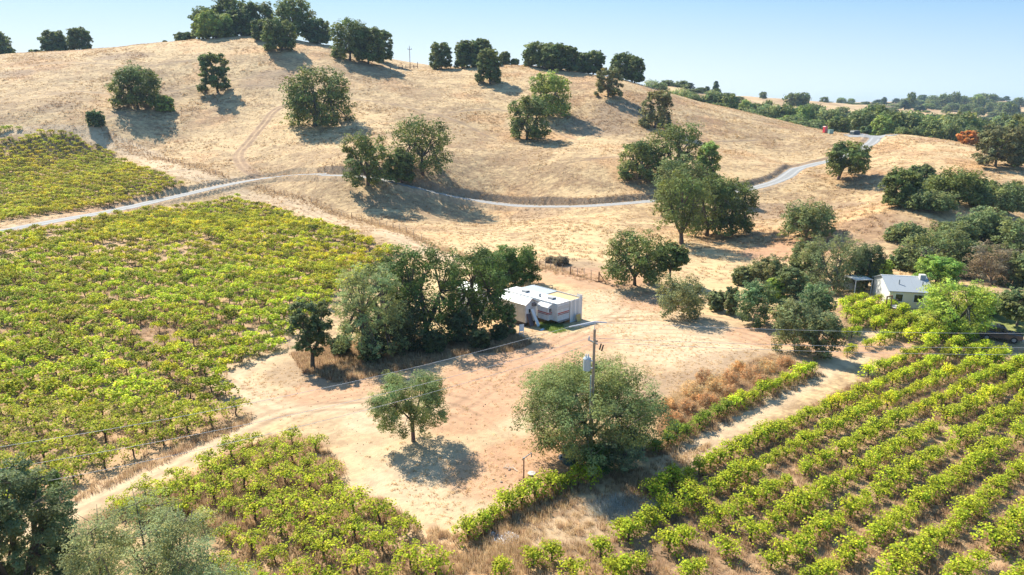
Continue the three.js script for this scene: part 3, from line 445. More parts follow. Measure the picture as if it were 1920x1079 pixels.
// grove beside the mobile homes
put(690, 668, 490, 72, 'willow', 'grey green feathery tree at the left of the grove beside the trailer', { n: 60, cr: 0.2, ls: 0.2, max: 22000 });
put(800, 640, 452, 84, 'oak', 'large dark oak in the middle of the grove beside the trailer', { d: 80, base: 0.05, n: 46, cr: 0.25, ls: 0.2, max: 16000, c: [0.075, 0.117, 0.034] }); put(890, 632, 462, 68, 'oak', 'dark oak at the right of the grove, overhanging the shack', { d: 84, base: 0.08, n: 42, cr: 0.26, ls: 0.2, max: 16000, c: [0.075, 0.117, 0.034] });
put(742, 655, 474, 58, 'oak', 'dark oak between the feathery tree and the largest oak of the grove', { d: 83, base: 0.04, n: 40, cr: 0.25, ls: 0.2, max: 18000, c: [0.075, 0.11, 0.036] });
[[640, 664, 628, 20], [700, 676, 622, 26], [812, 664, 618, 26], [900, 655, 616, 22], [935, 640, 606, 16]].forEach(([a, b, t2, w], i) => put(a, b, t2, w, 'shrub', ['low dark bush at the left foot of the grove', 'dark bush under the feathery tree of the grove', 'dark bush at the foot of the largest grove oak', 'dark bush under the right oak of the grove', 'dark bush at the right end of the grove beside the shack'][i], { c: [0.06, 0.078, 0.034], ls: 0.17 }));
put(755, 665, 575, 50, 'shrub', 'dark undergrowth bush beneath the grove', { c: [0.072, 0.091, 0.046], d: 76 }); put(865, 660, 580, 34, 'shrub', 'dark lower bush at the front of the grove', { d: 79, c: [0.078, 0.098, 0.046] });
put(965, 528, 458, 46, 'oak', 'dark green tree behind the roofs of the mobile homes', { base: 0.1, d: 106, c: [0.081, 0.130, 0.034] }); put(915, 535, 466, 36, 'oak', 'green tree between the grove and the tree behind the roofs', { d: 103, base: 0.1, c: [0.081, 0.130, 0.034] });
put(956, 610, 566, 15, 'olive', 'small pale bush growing against the shack wall', { d: 83, base: 0, name: 'shrub' });
put(586, 690, 557, 46, 'oak', 'slender young oak at the edge of the vineyard left of the grove', { base: 0.2, n: 26, cr: 0.27, c: [0.081, 0.107, 0.047], cover: 0.8 });
put(1055, 497, 480, 16, 'bare', 'dry brown bush in the field behind the mobile homes', { name: 'shrub', base: 0 }); put(1032, 492, 482, 12, 'bare', 'small dry brown bush left of a larger dry bush in the field', { name: 'shrub', base: 0 });
[[1300, 745, 715, 26], [1340, 735, 704, 24], [1372, 722, 690, 24], [1410, 712, 682, 22], [1440, 700, 672, 20], [1290, 775, 748, 24], [1330, 762, 736, 22], [1372, 748, 722, 20], [1262, 800, 770, 24], [1470, 690, 666, 18], [1425, 725, 702, 18], [1252, 770, 744, 20], [1320, 720, 694, 18], [1385, 700, 676, 16]].sort((p, q) => p[0] - q[0]).forEach(([a, b, t, w], i) => put(a, b, t, w, 'bare', `dry russet bush between yard and dark vine row, ${['first', 'second', 'third', 'fourth', 'fifth', 'sixth', 'seventh', 'eighth', 'ninth', 'tenth', 'eleventh', 'twelfth', 'thirteenth', 'fourteenth'][i]} from the left`, { name: 'dry_bush', cat: 'bush', base: 0, cover: 1.0, sprays: 24, tr: 0.03, wd: 0.2, ls: 0.14, max: 3200, c: i % 3 ? [0.34, 0.225, 0.135] : [0.40, 0.29, 0.165], noSkirt: true, group: 'dry bushes beside the dark vine row' }));
// foreground
put(775, 828, 697, 80, 'olive', 'small olive tree alone in the yard with its shadow on the straw', { base: 0.2, n: 40, cr: 0.24, ls: 0.115, cover: 1.15, max: 34000, fork: 0.3, tr: 0.16 });
put(1106, 872, 684, 162, 'olive', 'big spreading olive tree beside the power pole', { base: 0.14, n: 90, cr: 0.2, ls: 0.142, max: 70000, d: 51.5, fork: 0.16, tr: 0.22, cover: 1.5, noSkirt: true });
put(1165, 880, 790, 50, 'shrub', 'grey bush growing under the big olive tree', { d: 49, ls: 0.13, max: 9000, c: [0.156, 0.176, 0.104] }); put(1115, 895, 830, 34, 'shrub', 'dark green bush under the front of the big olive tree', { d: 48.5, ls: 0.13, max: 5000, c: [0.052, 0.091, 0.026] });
put(35, 1150, 872, 112, 'oak', 'dark oak filling the lower left corner', { d: 32, base: 0.1, n: 44, cr: 0.26, ls: 0.105, cover: 1.4, max: 60000, c: [0.10, 0.135, 0.075] });
put(285, 1190, 962, 186, 'olive', 'rounded grey green tree crown at the bottom edge, left of centre', { d: 27.5, base: 0.15, n: 70, cr: 0.22, ls: 0.09, cover: 1.5, max: 80000, c: [0.19, 0.22, 0.115] });
put(105, 925, 880, 14, 'shrub', 'small green bush behind the dark corner oak', { c: [0.130, 0.182, 0.039], ls: 0.12 });
// the wooded ridge and valley behind, one tree at a time; the shapes repeat
{
  const proto = ['oak', 'blue', 'pine', 'oak', 'blue', 'light', 'olive', 'willow'].map((k, i) => { const [l, w] = crownAndTrunk(k, 900 + i, 10, k === 'pine' ? 3 : 6, 420, { max: 1800, base: k === 'pine' ? 0.1 : 0.06 }); const t = new THREE.Group(); part('crown', l, leafMat, t); part('trunk', w, barkMat, t); return t; });
  const r = rng(5), far = (px, top, d, wpx, k, label, group) => {
    const rt = ray(px, top), X = rt[0] * d / rt[2], g = gy(X, d), h = EYE + rt[1] * d / rt[2] - g; if (h < 1.5) return;
    const o = proto[k].clone(); o.name = numbered(k === 2 ? 'conifer_tree' : 'far_tree'); scene.add(o); o.position.set(X, g - 0.1, -d); o.rotation.y = r() * 6.28;
    const sx = wpx / FOC * d / (k === 2 ? 3 : 6); o.scale.set(sx, h / 10, sx); tag(o, label, k === 2 ? 'conifer' : 'tree', group); return o;
  };
  const nthW = ['first', 'second', 'third', 'fourth', 'fifth', 'sixth', 'seventh', 'eighth', 'ninth', 'tenth'];
  const band = (pts, n, d0, d1, w0, w1, jitter, label, group, pines) => { const made = []; for (let i = 0; i < n; i++) { const t = (i + r() * 0.8) / n * (pts.length - 1), a = Math.min(pts.length - 2, t | 0), f = t - a; const mx = lerp(pts[a][0], pts[a + 1][0], f), mo = far(mx, lerp(pts[a][1], pts[a + 1][1], f) + (r() - 0.3) * jitter, lerp(d0, d1, r()), lerp(w0, w1, r()), r() < (pines || 0) ? 2 : [0, 1, 3, 4, 0, 1, 5, 6, 7][r() * 9 | 0], label, group); if (mo) made.push([mx, mo]); } made.sort((p, q) => p[0] - q[0]).forEach(([, o], i) => { o.userData.label = `${label}, ${nthW[i] || i + 1 + 'th'} from the left`; }); };
  band([[1215, 152], [1280, 150], [1340, 166], [1400, 186]], 26, 520, 600, 8, 16, 16, 'tree on the wooded crest behind the golden hill', 'trees on the wooded crest behind the golden hill', 0.1);
  band([[1230, 160], [1330, 174], [1420, 190], [1500, 196], [1570, 206]], 46, 430, 500, 13, 26, 24, 'tree in the wooded slope behind the ridge', 'trees of the wooded slope behind the golden ridge', 0.12);
  band([[1330, 195], [1420, 214], [1500, 222], [1560, 228]], 30, 378, 420, 15, 30, 22, 'low tree just behind the golden ridge', 'lowest trees behind the golden ridge');
  band([[1430, 196], [1520, 194], [1600, 198], [1680, 200], [1760, 200], [1840, 196], [1925, 196]], 90, 850, 1250, 7, 16, 20, 'far tree on the plain below the right skyline', 'far trees on the plain below the skyline', 0.25);
  far(1622, 206, 345, 30, 4, 'broad grey oak just behind the dark container on the ridge'); far(1655, 214, 330, 24, 5, 'light green oak behind the middle of the gravel pad'); far(1702, 206, 350, 34, 1, 'broad oak behind the right end of the gravel pad'); far(1748, 224, 325, 26, 3, 'rounded dark oak left of the rust orange bush'); far(1796, 206, 345, 42, 0, 'largest oak of the woodland edge, left of the rust orange bush'); far(1580, 216, 340, 24, 0, 'dark oak behind the red portable toilet'); far(1890, 214, 420, 34, 4, 'grey oak behind the spreading dull oak at the right edge');
  far(1343, 150, 600, 9, 2, 'tall tree standing out above the wooded crest behind the golden hill');
  far(1490, 173, 700, 17, 1, 'tree on the crest of the far golden hill, left side'); far(1508, 172, 700, 16, 0, 'tree on the crest of the far golden hill, right side'); far(1433, 171, 880, 8, 0, 'lone round tree on the skyline of the far golden hill');
  far(1547, 181, 860, 8, 1, 'lone tree on the right shoulder of the far golden hill');
  band([[1570, 186], [1640, 190], [1700, 186], [1740, 178], [1800, 172], [1860, 178], [1925, 184]], 60, 1050, 1400, 6, 15, 14, 'hazy tree on the far right skyline', 'trees on the far right skyline', 0.35);
  far(1660, 181, 1050, 7, 2, 'dark conifer standing out of the far skyline'); far(1712, 171, 900, 10, 0, 'tall round-headed tree on the far right skyline'); far(1700, 186, 880, 10, 2, 'conifer left of the tall round-headed far tree');
  band([[1570, 205], [1660, 208], [1760, 222], [1850, 225], [1925, 215]], 130, 480, 900, 9, 24, 32, 'tree below the far golden fields', 'trees in the middle distance at the right', 0.15);
  band([[1600, 214], [1650, 200], [1700, 212], [1745, 218], [1800, 214], [1830, 214], [1880, 236], [1925, 232]], 34, 330, 440, 18, 36, 30, 'large tree behind the parking place', 'large trees behind the parking place');
  band([[1680, 240], [1730, 238], [1790, 230], [1850, 245], [1900, 250]], 10, 300, 330, 14, 22, 10, 'woodland edge tree right of the parking place', 'near edge trees right of the parking place');
}

// ---------------------------------------------------------------- mobile homes and sheds beside the grove
const V = (x, y, z) => new THREE.Vector3(x, y, z);
const white = std(0.78, 0.78, 0.76, 0.5), cream = std(0.66, 0.62, 0.52, 0.7), metalBlue = std(0.55, 0.60, 0.64, 0.45, { metalness: 0.2 }), roofWhite = std(0.82, 0.82, 0.80, 0.55), roofGrey = std(0.42, 0.47, 0.51, 0.5, { metalness: 0.3 }), red = std(0.42, 0.035, 0.03, 0.5), maroon = std(0.19, 0.03, 0.035, 0.5), dark = std(0.025, 0.028, 0.032, 0.5), glassDark = new THREE.MeshPhysicalMaterial({ color: new THREE.Color().setRGB(0.02, 0.025, 0.03), roughness: 0.08, clearcoat: 1 }), ply = std(0.50, 0.37, 0.20, 0.85), yellowPly = std(0.55, 0.38, 0.12, 0.8), wood = std(0.21, 0.12, 0.07, 0.9), steel = std(0.30, 0.31, 0.32, 0.5, { metalness: 0.6 }), grey = std(0.32, 0.33, 0.34, 0.7), rubber = std(0.02, 0.02, 0.02, 0.9), trim = std(0.70, 0.70, 0.68, 0.5), rust = std(0.16, 0.075, 0.045, 0.9);
const siding = (r, g, b, rep, vertical) => { const t = noiseTex(128, (x, y) => { const k = ((vertical ? x : y) * 8) % 1; return k < 0.12 ? 0.2 : 0.75 + 0.1 * tile(x, y, 12); }, 9); t.repeat.set(rep, rep); const c = noiseTex(128, (x, y) => 0.8 + 0.2 * tile(x, y, 7) - 0.12 * tile(x, y, 30) * (1 - y), 3); return new THREE.MeshStandardMaterial({ color: new THREE.Color().setRGB(r, g, b), map: c, bumpMap: t, bumpScale: 0.03, roughness: 0.6 }); };
const alu = siding(0.84, 0.84, 0.83, 2), creamSide = siding(0.80, 0.79, 0.75, 2), shackFace = siding(0.76, 0.77, 0.77, 1.5, true);
function prism(pts, depth) { const s = new THREE.Shape(pts.map(([x, y]) => new THREE.Vector2(x, y))); return new THREE.ExtrudeGeometry(s, { depth, bevelEnabled: false }); }   // profile in x, y; runs along +z
const HX = 6.0, HD = 86.4, HT0 = gy(HX, HD), TURN = 43.8 * Math.PI / 180;
const W2 = (x, z) => [HX + x * Math.cos(TURN) + z * Math.sin(TURN), HD + x * Math.sin(TURN) - z * Math.cos(TURN)];   // trailer axes to place
const home = (name, label, cat, x, z) => { const [X, D] = W2(x, z); return thing(name, V(X, HT0, -D), TURN, label, cat); };
{
  const t = home('travel_trailer', 'long white travel trailer with red stripes on its end, between shack and metal lean-to', 'trailer', 0, 0);
  const b = prism([[0.0, 0.65], [2.4, 0.65], [2.4, 2.92], [2.3, 3.02], [0.1, 3.02], [0.0, 2.92]], 10.2); part('body', b.translate(0, 0, -10.2), alu, t);
  part('roof', bx(2.46, 0.07, 10.26, 1.2, 3.07, -5.1), roofWhite, t);
  for (const [y, h, m] of [[1.72, 0.13, red], [1.52, 0.09, maroon]]) { part('stripe', bx(2.38, h, 0.02, 1.2, y, 0.014), m, t); }
  part('end_trim', mergeGeometries([bx(0.06, 2.2, 0.06, 0.02, 1.8, 0.0), bx(0.06, 2.2, 0.06, 2.38, 1.8, 0.0)]), trim, t); part('bumper', bx(2.2, 0.12, 0.14, 1.2, 0.55, 0.1), steel, t);
  part('upper_panel', bx(2.2, 0.5, 0.02, 1.2, 2.45, 0.014), grey.clone(), t).material.color.setRGB(0.55, 0.54, 0.52);
  const s = part('slide_out', prism([[-0.72, 0.72], [0, 0.72], [0, 2.76], [-0.35, 2.74], [-0.62, 2.6], [-0.72, 2.45]], 1.9).translate(0, 0, -2.9), alu, t);
  part('slide_roof', prism([[-0.76, 2.47], [-0.64, 2.63], [-0.36, 2.78], [0, 2.80], [0, 2.83], [-0.38, 2.81], [-0.67, 2.66], [-0.8, 2.48]], 2.0).translate(0, 0, -2.95), roofWhite, s);
  for (const [y, h, m] of [[1.72, 0.13, red], [1.52, 0.09, maroon]]) part('stripe', mergeGeometries([bx(0.02, h, 1.9, -0.732, y, -1.95), bx(0.72, h, 0.02, -0.37, y, -0.988)]), m, s);
  const w = part('window', bx(0.46, 0.5, 0.02, -0.34, 2.08, -0.986), glassDark, s); part('window_frame', mergeGeometries([bx(0.54, 0.05, 0.04, -0.34, 2.35, -0.985), bx(0.54, 0.05, 0.04, -0.34, 1.81, -0.985), bx(0.04, 0.5, 0.04, -0.59, 2.08, -0.985), bx(0.04, 0.5, 0.04, -0.09, 2.08, -0.985), bx(0.03, 0.5, 0.03, -0.34, 2.08, -0.98)]), trim, w);
  for (const z of [-2.2, -7.2]) { const a = part('roof_unit', prism([[-0.42, 0], [0.42, 0], [0.36, 0.27], [-0.36, 0.27]], 0.9).translate(1.25, 3.1, z - 0.45), grey, t); part('vent_grille', bx(0.6, 0.14, 0.03, 1.25, 3.22, z + 0.46), dark, a); }
  part('roof_vent', mergeGeometries([cyl(0.16, 0.16, 0.35, 0.9, 3.1, -4.1, 10), cyl(0.24, 0.12, 0.12, 0.9, 3.45, -4.1, 10)]), grey, t);
  for (const z of [-5.4, -6.4]) for (const x of [0.2, 2.2]) { const g = new THREE.CylinderGeometry(0.36, 0.36, 0.22, 18).rotateZ(Math.PI / 2).translate(x, 0.33, z); part('wheel', g, rubber, t); }
  part('chassis', mergeGeometries([bx(0.1, 0.14, 9.8, 0.4, 0.56, -5.1), bx(0.1, 0.14, 9.8, 2.0, 0.56, -5.1), bx(0.1, 0.6, 0.1, 0.4, 0.25, -0.6), bx(0.1, 0.6, 0.1, 2.0, 0.25, -0.6)]), dark, t);
}
{
  const t = home('lean_to', 'flat roofed metal lean-to of upright pale sheets on the right of the trailer', 'shed', 2.42, 0.1);
  for (let i = 0; i < 8; i++) part('wall_sheet', mergeGeometries([bx(0.3, 3.02 + 0.05 * (i % 3), 0.03, 0.17 + i * 0.307, 1.5 + 0.025 * (i % 3), 0.01 * (i % 2)), bx(0.035, 3.0, 0.03, 0.05 + i * 0.307, 1.5, 0.035)]), i % 3 ? metalBlue : white, t);
  for (let i = 0; i < 9; i++) part('side_sheet', bx(0.03, 3.0, 0.98, 2.5 + 0.008 * (i % 2), 1.5, -0.52 - i * 1.0), i % 2 ? white : metalBlue, t);
  part('raised_sheet', mergeGeometries([bx(0.6, 0.5, 0.03, 2.25, 3.2, -0.06), bx(0.03, 0.45, 0.9, 2.53, 3.2, -0.55)]), white, t);
  part('roof_board', bx(2.3, 0.05, 4.4, 1.25, 2.93, -2.4), ply, t, 'tan plywood roof board'); part('roof_sheet', bx(2.4, 0.06, 4.9, 1.22, 3.02, -7.1), roofGrey, t, 'grey sheet metal rear roof');
  part('roof_edge', mergeGeometries([bx(2.45, 0.12, 0.05, 1.25, 3.0, -0.1), bx(0.06, 0.12, 9.2, 2.46, 3.06, -4.7)]), trim, t);
}
{
  const t = home('shack', 'small white gabled shack with ribbed translucent roof left of the trailer', 'shack', -2.9, -3.04);
  part('wall', prism([[0, 0.4], [2.05, 0.4], [2.05, 2.9], [1.025, 3.55], [0, 2.9]], 0.08).translate(0, 0, -0.08), shackFace, t, 'pale front gable wall');
  part('wall', mergeGeometries([bx(0.08, 2.5, 4.6, 0.04, 1.65, -2.4), bx(0.08, 2.5, 4.6, 2.01, 1.65, -2.4), bx(2.05, 2.5, 0.08, 1.025, 1.65, -4.75)]), creamSide, t, 'cream side walls');
  for (let k = 0; k < 4; k++) part('wall_batten', bx(0.03, 2.5, 0.06, -0.012, 1.65, -0.35 - k * 1.15), cream, t);
  const rs = Math.atan2(0.68, 1.15), sheetM = std(0.60, 0.66, 0.69, 0.4, { metalness: 0.15 });
  for (const s of [-1, 1]) for (let k = 0; k < 6; k++) { const g = new THREE.BoxGeometry(1.36, 0.03, 0.84); const ribs = Array.from({ length: 6 }, (_, q) => new THREE.BoxGeometry(1.36, 0.03, 0.035).translate(0, 0.028, -0.35 + q * 0.14)); part('roof_sheet', mergeGeometries([g, ...ribs]).rotateZ(-s * rs).translate(1.025 + s * 0.585, 3.245, 0.02 - k * 0.86 - 0.25), sheetM, t); }
  part('ridge_cap', bx(0.24, 0.04, 5.3, 1.025, 3.64, -2.36), trim, t); part('fascia', mergeGeometries([bx(1.36, 0.12, 0.04).rotateZ(rs).translate(0.44, 3.2, 0.22), bx(1.36, 0.12, 0.04).rotateZ(-rs).translate(1.61, 3.2, 0.22)]), std(0.40, 0.30, 0.25), t);
  const w = part('window', bx(0.38, 0.55, 0.03, 0.72, 1.95, 0.02), glassDark, t); part('window_frame', mergeGeometries([bx(0.46, 0.05, 0.05, 0.72, 2.25, 0.02), bx(0.46, 0.05, 0.05, 0.72, 1.65, 0.02), bx(0.04, 0.55, 0.05, 0.51, 1.95, 0.02), bx(0.04, 0.55, 0.05, 0.93, 1.95, 0.02)]), trim, w);
  part('window_board', bx(0.4, 0.55, 0.03, 1.16, 1.95, 0.02), ply, t, 'tan board beside the window'); const ac = part('cooler', bx(0.55, 0.42, 0.42, 1.42, 2.75, 0.2), std(0.24, 0.2, 0.2), t); part('grille', bx(0.44, 0.3, 0.02, 1.42, 2.75, 0.42), dark, ac);
  part('skid', mergeGeometries([bx(0.15, 0.55, 4.6, 0.15, 0.13, -2.4), bx(0.15, 0.55, 4.6, 1.9, 0.13, -2.4)]), dark, t);
}
{
  const t = home('metal_shed', 'small metal shed with pointed pale roof behind the grove', 'shed', -1.6, -13.6);
  part('wall', mergeGeometries([bx(3, 2.4, 0.06, 0, 1.1, 0), bx(0.06, 2.4, 3.4, -1.47, 1.1, -1.7), bx(0.06, 2.4, 3.4, 1.47, 1.1, -1.7), bx(3, 2.4, 0.06, 0, 1.1, -3.4)]), metalBlue, t);
  for (const s of [-1, 1]) part('roof_sheet', bx(1.95, 0.05, 3.9).rotateZ(-s * 0.55).translate(s * 0.8, 2.85, -1.7), s < 0 ? white : roofGrey, t);
}
{
  const lean = (name, label, cat, x, z, w, h, th, tilt, mat, turn = 0, edge) => { const t = home(name, label, cat, x, z); t.rotation.y += turn; const g = bx(w, h, th, 0, h / 2, 0).rotateX(-tilt); part('board', g, mat, t); if (edge) part('edge_strip', mergeGeometries([bx(0.06, h, th + 0.02, -w / 2, h / 2, 0), bx(0.06, h, th + 0.02, w / 2, h / 2, 0), bx(w, 0.06, th + 0.02, 0, h, 0)]).rotateX(-tilt), edge, t); return t; };
  lean('door_panel', 'dark framed door panel leaning against the shack front', 'door panel', -2.35, -2.35, 0.75, 2.0, 0.06, 0.42, std(0.12, 0.10, 0.11), 0, rust);
  lean('white_board', 'long white board leaning beside the dark framed panel at the shack', 'board', -1.75, -1.7, 0.5, 2.5, 0.06, 0.5, white, 0.1, trim);
  lean('plywood_sheet', 'yellowish plywood sheet leaning at the foot of the lean-to wall', 'plywood', 3.75, 0.65, 0.85, 1.0, 0.04, 0.25, yellowPly, 0, ply);
  for (const [l, x, z, w, d, m, turn] of [['pale blue board lying on the ground before the shack', -2.3, -0.35, 1.5, 0.4, std(0.55, 0.66, 0.72), 0.3], ['tan slab lying in front of the trailer end', 1.6, 2.1, 1.6, 0.5, ply, 0.5], ['white plank on the ground right of the tan slab', 3.6, 2.5, 2.2, 0.14, white, -0.3]]) { const t = home('loose_board', l, 'board', x, z); t.rotation.y += turn; part('plank', mergeGeometries([bx(w, 0.05, d * 0.48, 0, 0.07, -d * 0.26), bx(w * 0.98, 0.05, d * 0.48, 0, 0.075, d * 0.26)]), m, t); }
  const [X, D] = at(978, 632), t = thing('notice_board', ground(X, D), 0.35, 'small white board on two thin legs at the end of the grove', 'sign'); part('panel', bx(0.62, 0.9, 0.04, 0, 1.2, 0), white, t); for (const x of [-0.28, 0.28]) part('leg', bx(0.05, 1.7, 0.05, x, 0.8, -0.045), white, t); part('brace', bx(0.6, 0.05, 0.04, 0, 0.5, -0.045), trim, t);
}
// ---------------------------------------------------------------- house on the right
{
  const gx = gy(56, 94), t = thing('house', V(56.2, gx - 0.3, -95), -0.22, 'low white house with grey roof among trees at the right', 'house'), wl = 2.7, wd = 3.9, e = 2.5, rg = 3.75;
  part('wall', bx(wl * 2, e, 0.2, 0, e / 2, wd), std(0.70, 0.64, 0.50, 0.8), t, 'cream front wall'); part('wall', prism([[-wd, 0], [wd, 0], [wd, e], [0, rg], [-wd, e]], 0.2).rotateY(-Math.PI / 2).translate(-wl + 0.2, 0, 0), std(0.62, 0.62, 0.6, 0.7), t, 'white gable wall'); part('wall', prism([[-wd, 0], [wd, 0], [wd, e], [0, rg], [-wd, e]], 0.2).rotateY(-Math.PI / 2).translate(wl, 0, 0), cream, t); part('wall', bx(wl * 2, e, 0.2, 0, e / 2, -wd), cream, t);
  const sl = Math.atan2(rg - e, wd), rm = std(0.27, 0.30, 0.33, 0.9); for (const s of [-1, 1]) for (let k = 0; k < 5; k++) part('roof_sheet', bx(1.18, 0.1, 4.45).rotateX(s * sl).translate(-2.38 + k * 1.19, e + 0.66, s * 2.07), rm, t);
  part('ridge_cap', bx(6.0, 0.06, 0.35, 0, rg + 0.09, 0), trim, t); const c = part('roof_cooler', bx(0.75, 0.9, 0.75, 2.2, 3.85, 0.6), cream, t); part('louvre', bx(0.55, 0.6, 0.03, 2.2, 3.85, 1.0), grey, c);
  for (const [x, w] of [[-1.5, 0.9], [1.0, 1.2]]) { const q = part('window', bx(w, 1.0, 0.05, x, 1.6, wd + 0.11), glassDark, t); part('window_frame', mergeGeometries([bx(w + 0.16, 0.08, 0.08, x, 2.14, wd + 0.12), bx(w + 0.16, 0.08, 0.08, x, 1.06, wd + 0.12), bx(0.08, 1.0, 0.08, x - w / 2 - 0.04, 1.6, wd + 0.12), bx(0.08, 1.0, 0.08, x + w / 2 + 0.04, 1.6, wd + 0.12)]), trim, q); }
  for (const [x, z] of [[-1.2, 2.3], [1.6, 2.9]]) part('vent_pipe', cyl(0.09, 0.09, 0.6, x, 3.2, z, 8), grey, t);
  const car = thing('carport', V(52.6, gy(52.6, 100), -100.4), 0.1, 'white open carport roof at the left end of the house', 'carport'); part('roof', bx(2.8, 0.1, 3.0, 0, 2.3, 0), trim, car); for (const x of [-1.3, 1.3]) for (const z of [-1.4, 1.4]) part('post', bx(0.1, 2.3, 0.1, x, 1.1, z), trim, car); part('back_wall', bx(2.7, 2.2, 0.06, 0, 1.1, -1.47), white, car);
  const dk = thing('wooden_deck', V(50.4, gy(50.4, 91), -91.0), 0.15, 'brown wooden deck at the left side of the house', 'deck'); for (let i = 0; i < 9; i++) part('plank', bx(2.8, 0.05, 0.26, 0, 0.55, -1.2 + i * 0.29), std(0.30, 0.12 + 0.01 * (i % 3), 0.06), dk); for (const x of [-1.3, 1.3]) for (const z of [-1.1, 1.1]) part('leg', bx(0.12, 0.7, 0.12, x, 0.2, z), wood, dk); part('railing', mergeGeometries([bx(0.06, 0.9, 0.06, 1.35, 1.0, -1.2), bx(0.06, 0.9, 0.06, 1.35, 1.0, 1.1), bx(0.06, 0.06, 2.4, 1.35, 1.45, 0)]), wood, dk);
  const fr = thing('door_frame', V(51.4, gy(51.4, 89), -89.4), 0.5, 'dark upright wooden frame beside the deck', 'frame'); part('post', bx(0.14, 2.4, 0.14, -0.55, 1.2, 0), wood, fr); part('post', bx(0.14, 2.4, 0.14, 0.55, 1.2, 0), wood, fr); part('beam', bx(1.24, 0.16, 0.14, 0, 2.48, 0), wood, fr);
  const [X, D] = at(1684, 586), pt = thing('patio_table', ground(X, D), 0, 'round pale patio table in front of the house', 'table'); part('top', cyl(1.05, 1.0, 0.09, 0, 0.78, 0, 28), std(0.66, 0.58, 0.57, 0.6), pt); part('pedestal', cyl(0.12, 0.09, 0.8, 0, 0, 0, 10), dark, pt); part('foot', cyl(0.5, 0.45, 0.06, 0, 0, 0, 16), dark, pt);
}
// parked car: profile extruded, glass, wheels
{
  const D = 80.5, X = 60.6, t = thing('parked_car', ground(X, D, 0.0), -0.45, 'dark blue black off-road car parked at the right edge below the grey oak', 'car'), paint = new THREE.MeshPhysicalMaterial({ color: new THREE.Color().setRGB(0.018, 0.022, 0.035), roughness: 0.35, clearcoat: 1, clearcoatRoughness: 0.08 });
  const body = new THREE.ExtrudeGeometry(new THREE.Shape([[-2.2, 0.42], [2.15, 0.42], [2.25, 0.6], [2.2, 1.0], [0.95, 1.12], [-2.2, 1.12]].map((p) => V(p[0], p[1], 0))), { depth: 1.7, bevelEnabled: true, bevelSize: 0.06, bevelThickness: 0.06, bevelSegments: 2 }); part('body', body.translate(0, 0, -0.85), paint, t);
  const cab = new THREE.ExtrudeGeometry(new THREE.Shape([[-2.15, 1.12], [0.95, 1.12], [0.35, 1.78], [-2.05, 1.82]].map((p) => V(p[0], p[1], 0))), { depth: 1.46, bevelEnabled: true, bevelSize: 0.05, bevelThickness: 0.05, bevelSegments: 2 }); part('cabin', cab.translate(0, 0, -0.73), paint, t);
  for (const s of [-1, 1]) for (const [x0, x1] of [[-2.0, -1.25], [-1.15, -0.35], [-0.25, 0.5]]) part('side_window', prism([[x0, 1.2], [x1 + 0.05, 1.2], [x1 - (x1 > 0 ? 0.3 : 0), 1.68], [x0, 1.68]], 0.03).translate(0, 0, s * 0.79 - 0.015), glassDark, t);
  part('windscreen', bx(0.03, 0.78, 1.36).rotateZ(0.74).translate(0.74, 1.45, 0), glassDark, t); part('rear_window', bx(0.03, 0.5, 1.3, -2.18, 1.5, 0), glassDark, t);
  for (const s of [-1, 1]) { for (const x of [-1.4, 1.4]) { const w = part('wheel', new THREE.CylinderGeometry(0.39, 0.39, 0.25, 22).rotateX(Math.PI / 2).translate(x, 0.39, s * 0.8), rubber, t); part('rim', new THREE.CylinderGeometry(0.22, 0.22, 0.27, 16).rotateX(Math.PI / 2).translate(x, 0.39, s * 0.8), steel, w); } part('headlight', bx(0.05, 0.18, 0.34, 2.3, 0.85, s * 0.62), trim, t); part('mirror', bx(0.12, 0.16, 0.2, 0.55, 1.22, s * 1.0), paint, t); }
  part('bumper', bx(0.16, 0.18, 1.8, 2.32, 0.5, 0), grey, t); part('roof_rack', mergeGeometries([bx(2.0, 0.04, 0.04, -0.9, 1.93, 0.6), bx(2.0, 0.04, 0.04, -0.9, 1.93, -0.6), bx(0.04, 0.04, 1.2, -0.2, 1.95, 0), bx(0.04, 0.04, 1.2, -1.6, 1.95, 0)]), steel, t);
}
